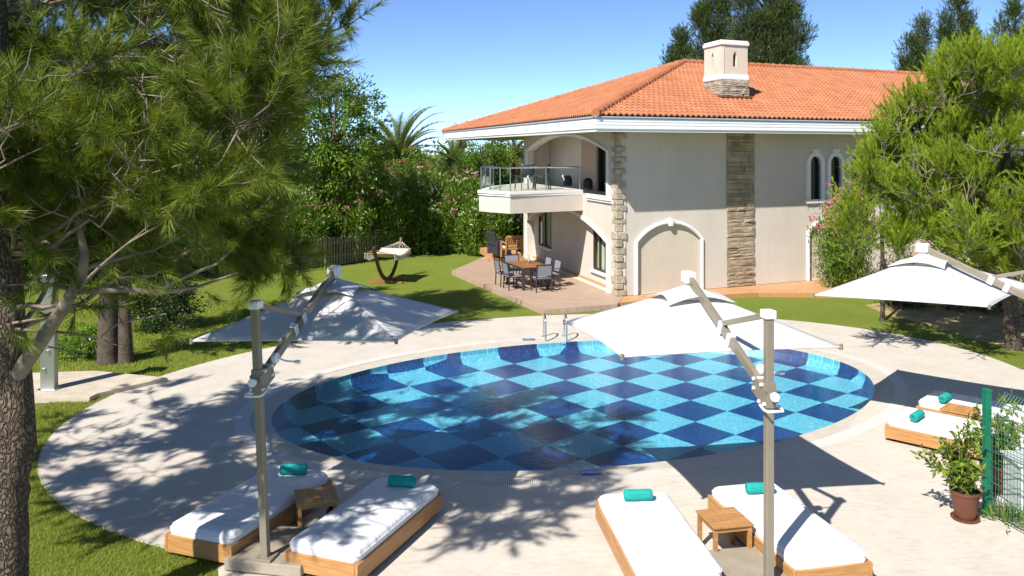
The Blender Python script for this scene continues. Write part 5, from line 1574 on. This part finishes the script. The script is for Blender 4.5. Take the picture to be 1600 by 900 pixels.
oleander(-.1, 41.5, 3.0, 1.3, 'added dark shrub that darkens the shaded gap behind the wooden armchair', r, ['flower_white'], nst=60, npl=90, nfl=2, group=None, L=.18, W=.06, name='dark_shrub', matl=M['shrub_dark'])  # added foliage, stands in for the dark recess beside the pier
oleander(1.9, 43.5, 3.4, 1.5, 'added dark shrub that darkens the gap behind the villa pier', r, ['flower_white'], nst=60, npl=90, nfl=2, group=None, L=.18, W=.06, name='dark_shrub', matl=M['shrub_dark'])  # also added, keeps bright lawn out of the dark recess
oleander(11.1, 28.8, 3.6, 1.15, 'oleander with many pink blossoms against the villa wall, left of the bright pine', r, ['flower_pink'], nst=84, npl=80, nfl=80, group=None, L=.17, W=.042)
oleander(13.4, 28.2, 3.4, 1.3, 'oleander with a few pink blossoms hidden behind the bright pine', r, ['flower_pink'], nst=40, npl=60, nfl=20, group=None, L=.15, W=.03)
# dark hedge behind the soil bed
for k, (x, y, h, s) in enumerate(((13.6, 25.2, 1.9, 1.2), (15.4, 24.2, 2.0, 1.3), (17.2, 23.2, 2.0, 1.3), (11.9, 25.9, 1.5, .9))):
    oleander(x, y, h, s, ('dark shrub behind the dry soil bed under the bright pine', 'dark shrub right of the pine trunk behind the soil bed', 'dark shrub at the right edge behind the soil bed', 'small dark shrub at the left end of the soil bed')[k], r, ['flower_pink'], nst=60, npl=90, nfl=1, group='dark shrubs behind the soil bed', L=.12, W=.04, name='dark_shrub', matl=M['shrub_dark'])

# pale garden wall glimpsed behind the shrubs on the right
e = empty('garden_wall', (19.0, 27.5, 0), math.radians(-12), 'pale rendered garden wall glimpsed behind the shrubs on the right', 'garden wall')
mb = MB(); mb.box((0, 0, .7), (9, .2, 1.4)); wl = mb.build('wall', M['wall_paint'], e, .01)
mb = MB(); mb.box((0, 0, 1.43), (9.05, .28, .06)); mb.build('coping', M['trim'], e, .01)

# picket fence ---------------------------------------------------------------------
fa, fb = Vector(G(455, 428)), Vector(G(648, 396)); fv = fb - fa; FLg = fv.length
e = empty('picket_fence', fa, math.atan2(fv.y, fv.x), 'weathered wooden picket fence in the shade below the oleanders', 'fence')
r3 = random.Random(9)
mb = MB(); x = 0
while x < FLg:
    h = 1.22 + r3.uniform(-.05, .05); t = r3.uniform(-.03, .03)
    mb.bar((x, -.03, .06), (x + t, -.03, h), .075, .02, (0, 1, 0)); x += .155
mb.build('picket', M['fence_wood'], e)
mb = MB()
for z in (.42, .98): mb.bar((0, 0, z), (FLg, 0, z + .02), .035, .07)
mb.build('rail', M['fence_wood'], e)
x = 0
while x <= FLg:
    mb = MB(); mb.box((x, .05, .65), (.09, .09, 1.3)); mb.build('post', M['fence_wood'], e); x += 1.9

# palms ------------------------------------------------------------------------------
def palm(name, lab, x, y, h, fl, nf, r, skirt=10, lean=0, leaf=.34):
    e = empty(name, (x, y, 0), 0, lab, 'palm', 'palms behind the hedge')
    mb = MB(); tp_ = np.array([lean, 0, h])
    mb.tube(curve((0, 0, -.1), tp_, 0, 12), [.24 + .03 * (i % 2) for i in range(12)], 10); mb.build('trunk', M['bark_grey'], e, smooth=30)
    def fronds(n, lo, hi, matn, nm, k):
        V = []; mbr = MB()
        for i in range(n):
            az = 2 * PI * (i * .618 + r.rand() * .1); el = lo + (hi - lo) * ((i + r.rand()) / n)
            o_ = np.array([math.cos(az), math.sin(az), 0.]); L_ = fl * r.uniform(.85, 1.1) * k
            pts = []
            for j in range(13):
                t = j / 12
                a = el - 1.25 * t * t * (1.1 - .3 * math.sin(el))
                if j == 0: p_ = tp_.copy()
                else: p_ = p_ + (o_ * math.cos(a) + np.array([0, 0, math.sin(a)])) * L_ / 12
                pts.append(p_.copy())
            mbr.tube(pts, [.03 * (1 - .8 * j / 12) for j in range(13)], 4, cap=False)
            side = np.cross(o_, [0, 0, 1.])
            for j in range(2, 13):
                tg = unit(pts[j] - pts[j - 1])
                for m_ in range(5):
                    q = pts[j - 1] + (pts[j] - pts[j - 1]) * (m_ / 5)
                    ll = leaf * math.sin(PI * min(.97, .12 + .88 * (j / 12))) * 1.15 + .06
                    for s in (-1, 1):
                        d = unit(tg * .75 + side * s * .8 + np.array([0, 0, .28 - .25 * r.rand()]))
                        w_ = unit(np.cross(d, np.array([0, 0, 1.]))) * .03
                        V += [q - w_, q + w_, q + d * ll]
        mbr.build('rachis', matn, e); np_mesh(nm, V, 3, matn, e, np.clip(.25 + .6 * r.rand(len(V) // 3), 0, 1))
    fronds(nf, -.55, 1.4, M['palm'], 'fronds', 1.0)
    if skirt: fronds(skirt, -1.15, -.6, M['palm_dry'], 'dry_fronds', .7)
    return e
r = np.random.RandomState(3)
def at(u, y): return (u - 800) / F * y
palm('palm_tree', 'large feathery palm rising behind the oleanders, left of the villa', at(622, 50), 50, 4.2, 3.9, 64, r, 12, leaf=.55)
palm('palm_tree', 'palm with dry skirt of old leaves just left of the roof tip', at(706, 58), 58, 4.0, 2.4, 30, r, 22, leaf=.45)
palm('palm_tree', 'palm half hidden under the roof overhang beside the villa pier', at(806, 60), 60, 4.3, 2.2, 24, r, 18, leaf=.4)
palm('palm_tree', 'small palm crown peeping above the left roof tip', at(722, 75), 75, 5.9, 1.7, 26, r, 6, leaf=.35)
leafy_tree('flat_topped_tree', 'spreading light green tree with layered branches under the roof overhang', (at(752, 52), 52, 0), 5, (at(756, 52), 52, 4.4), (2.2, 1.5, .75), 60, 90, .16, .05, M['broad_bright'], r, cr=.5, zmin=3, tr=.14)
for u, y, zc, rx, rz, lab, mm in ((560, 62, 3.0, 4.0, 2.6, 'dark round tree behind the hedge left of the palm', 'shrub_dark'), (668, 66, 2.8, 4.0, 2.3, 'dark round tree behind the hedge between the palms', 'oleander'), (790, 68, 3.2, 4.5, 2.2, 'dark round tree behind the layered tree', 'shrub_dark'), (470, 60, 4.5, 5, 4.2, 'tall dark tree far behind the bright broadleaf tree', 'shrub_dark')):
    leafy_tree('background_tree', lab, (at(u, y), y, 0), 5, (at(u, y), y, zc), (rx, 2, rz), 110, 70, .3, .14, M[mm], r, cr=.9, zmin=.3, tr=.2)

# conifers beyond the villa ------------------------------------------------------
def casuarina(name, lab, x, y, leaders, zlo, r, nclump, group='tall conifers beyond the roof', nshoot=40):
    """leaders: (sideways offset, height, half width) of each upright column of the crown"""
    e = empty(name, (x, y, 0), 0, lab, 'tree', group)
    h = max(q[1] for q in leaders)
    mb = MB(); mb.tube(curve((0, 0, -.1), (leaders[0][0], 0, h * .96), 0, 10, .06, r), [.30 * (1 - .92 * i / 9) for i in range(10)], 8); mb.build('trunk', M['bark_grey'], e, smooth=60)
    mb = MB(); P = []; Dv = []
    for ox, hh, wd in leaders:
        for _ in range(nclump):
            t = r.rand(); z = zlo + (hh - zlo) * t
            rr_ = wd * (1 - t ** 2.2) ** .6 * (.72 + .38 * math.sin(z * 1.9 + ox * 5)) + .12
            a = r.rand() * 2 * PI; s = rr_ * r.uniform(.3, 1.0)
            q = np.array([ox * min(1, z / 8) + s * math.cos(a), s * math.sin(a), z])
            mb.tube(curve((0, 0, max(.5, min(h * .9, z - s * 1.2 - abs(ox)))), q, -.1, 5), [.045, .036, .026, .018, .01], 4, cap=False)
            c = q + r.normal(0, .25, (nshoot, 3)) * np.array([1, 1, 1.25]); P.append(c)
            Dv.append(unit(c - q) * .45 + np.array([math.cos(a) * .5, math.sin(a) * .5, .9]) + r.normal(0, .28, (nshoot, 3)))
    mb.build('branches', M['bark_grey'], e)
    V, var = needles(np.concatenate(P), np.concatenate(Dv), .42, 13, .22, .032, .8, .25, r, -.02)
    np_mesh('crown', V, 3, M['casuarina'], e, var)
r = np.random.RandomState(17)
casuarina('tall_conifer', 'tall grey-green conifer behind the chimney, the right and fullest of its clump', at(1195, 58), 58, [(0, 18.5, 2.2), (1.7, 16.6, 1.5), (-1.3, 17.2, 1.5), (.9, 17.5, 1.6)], 4, r, 85)
casuarina('tall_conifer', 'tall grey-green conifer directly behind the chimney', at(1120, 60), 60, [(0, 16.2, 1.5), (-1.0, 14.6, 1.1), (1.0, 15.5, 1.2)], 4, r, 70)
casuarina('tall_conifer', 'shorter grey-green conifer left of the chimney above the hip', at(1066, 62), 62, [(0, 13.0, 1.1), (-.7, 11.8, .8)], 4, r, 55)
casuarina('tall_conifer', 'slim grey-green conifer, left of the group above the right pine', at(1432, 70), 70, [(.5, 15.6, .9), (-.7, 13.6, .7)], 4, r, 65)
casuarina('tall_conifer', 'slim tall grey-green conifer, middle of the group above the right pine', at(1498, 70), 70, [(0, 17.4, 1.1), (-1.0, 16.0, .8), (1.1, 15.6, .9)], 4, r, 65)
casuarina('tall_conifer', 'grey-green conifer at the upper right corner', at(1586, 70), 70, [(0, 16.6, 1.3), (1.3, 15.8, 1.1), (-1.0, 15.2, .9)], 4, r, 65)
# potted plants --------------------------------------------------------------------
def pot_plant(x, y, lab, r, h=.95, lean=(-.2, 0), npl=16, k=1.0):
    e = empty('potted_plant', (x, y, .012), 0, lab, 'potted plant', 'potted plants by the mesh fence')
    prof = [(.0, 0), (.135, 0), (.14, .02)]
    for i in range(9): prof += [(.145 + .045 * i / 8, .04 + i * .038), (.151 + .045 * i / 8, .055 + i * .038)]
    prof += [(.205, .39), (.215, .40), (.215, .435), (.19, .435), (.185, .40)]
    mb = MB(); mb.lathe([(a * k, b_ * k) for a, b_ in prof], n=32); mb.build('pot', M['terracotta'], e, smooth=35)
    mb = MB(); mb.lathe([(0, .38 * k), (.18 * k, .38 * k), (.18 * k, .405 * k), (.1 * k, .415 * k)], n=20); mb.build('earth', M['potting_soil'], e)
    mb = MB(); mb.lathe([(0, 0), (.19 * k, 0), (.205 * k, .03), (.19 * k, .03), (.18 * k, .012)], n=28); mb.build('saucer', M['terracotta'], e, smooth=35)
    mb = MB(); P = []; Dv = []
    for i in range(npl):
        a = r.rand() * 2 * PI; s = r.uniform(.08, .5); hh = h * r.uniform(.35, 1.0)
        tip = np.array([s * math.cos(a) + lean[0] * hh, s * .7 * math.sin(a) + lean[1] * hh, .40 * k + hh])
        c = curve((r.normal(0, .03), r.normal(0, .03), .38 * k), tip, .08, 7, .015, r)
        mb.tube(c, [.011 * (1 - .75 * j / 6) for j in range(7)], 5, cap=False)
        n = r.randint(40, 62); t = .18 + .82 * r.rand(n); j = np.minimum(5, (t * 6).astype(int))
        q = c[j] + (c[j + 1] - c[j]) * (t * 6 - j)[:, None] + r.normal(0, .035, (n, 3)); P.append(q); Dv.append(unit(c[j + 1] - c[j]) * .35 + r.normal(0, .8, (n, 3)) + np.array([0, 0, -.1]))
    mb.build('stems', M['bark_twig'], e, smooth=60)
    V, var = leaves(np.concatenate(P), np.concatenate(Dv), .105, .042, r)
    np_mesh('foliage', V, 4, M['pot_leaf'], e, var)
r = np.random.RandomState(44)
pot_plant(*G(1508, 812)[:2], 'leafy plant in a ribbed terracotta pot left of the green post', r, .92, (-.28, 0), 18, .84)
pot_plant(*G(1553, 768)[:2], 'leafy plant in a terracotta pot partly behind the green post', r, .95, (-.02, .05), 18, .84)
# low weeds at the fence foot
e = empty('low_plant', (*G(1570, 815)[:2], .0), 0, 'low strappy plant growing at the foot of the mesh fence', 'plant')
n = 150; P = r.normal(0, .10, (n, 3)) * np.array([1, 1, .2]); P[:, 2] = abs(P[:, 2]) + .02
V, var = leaves(P, unit(np.c_[P[:, :2] * 4, np.full(n, .8)]) + r.normal(0, .35, (n, 3)), .17, .022, r)
np_mesh('foliage', V, 4, M['pot_leaf'], e, var)
mb = MB()
for k in range(9): mb.tube([(0, 0, 0), (.08 * math.cos(k), .08 * math.sin(k), .22)], .004, 4)
mb.build('stems', M['bark_twig'], e)

# grass blades close to the camera and along the deck ---------------------------
r = np.random.RandomState(77)
def blades(n, xr, yr, h, w_, cond, dens=None):
    x = r.uniform(*xr, n); y = r.uniform(*yr, n)
    ok = np.array([cond(a, b_) for a, b_ in zip(x, y)])
    return np.stack([x[ok], y[ok], np.zeros(ok.sum())], 1)
def lawn_ok(a, b_): return not (a > -2.7 and b_ < 9.3) and not (a > -3.3 and b_ < 9.7) and not in_ell(a, b_, (DR[0] - .025, DR[1] - .025)) and abs(a / max(b_, .1)) < .62
B1 = blades(150000, (-8.6, -1.0), (7.3, 16.0), .04, .006, lawn_ok)
B2 = blades(60000, (-15, -3), (16.0, 27.0), .05, .01, lawn_ok)
def blade_mesh(B_, h, w_):
    n = len(B_); a = r.rand(n) * 2 * PI; d = np.stack([np.cos(a), np.sin(a), np.zeros(n)], 1)
    hh = h * (.5 + .8 * r.rand(n)); ln = r.normal(0, .5, (n, 2)) * h
    tip = B_ + np.stack([ln[:, 0], ln[:, 1], hh], 1)
    return np.stack([B_ - d * w_ / 2, B_ + d * w_ / 2, tip], 1).reshape(-1, 3), np.clip(.2 + .6 * r.rand(n), 0, 1)
V1, a1 = blade_mesh(B1, .045, .009); V2, a2 = blade_mesh(B2, .055, .016)
o = np_mesh('grass', np.concatenate([V1, V2]), 3, M['blade'], None, np.concatenate([a1, a2]))
tag(o, 'short mown green grass blades of the lawn', 'grass', kind='stuff')
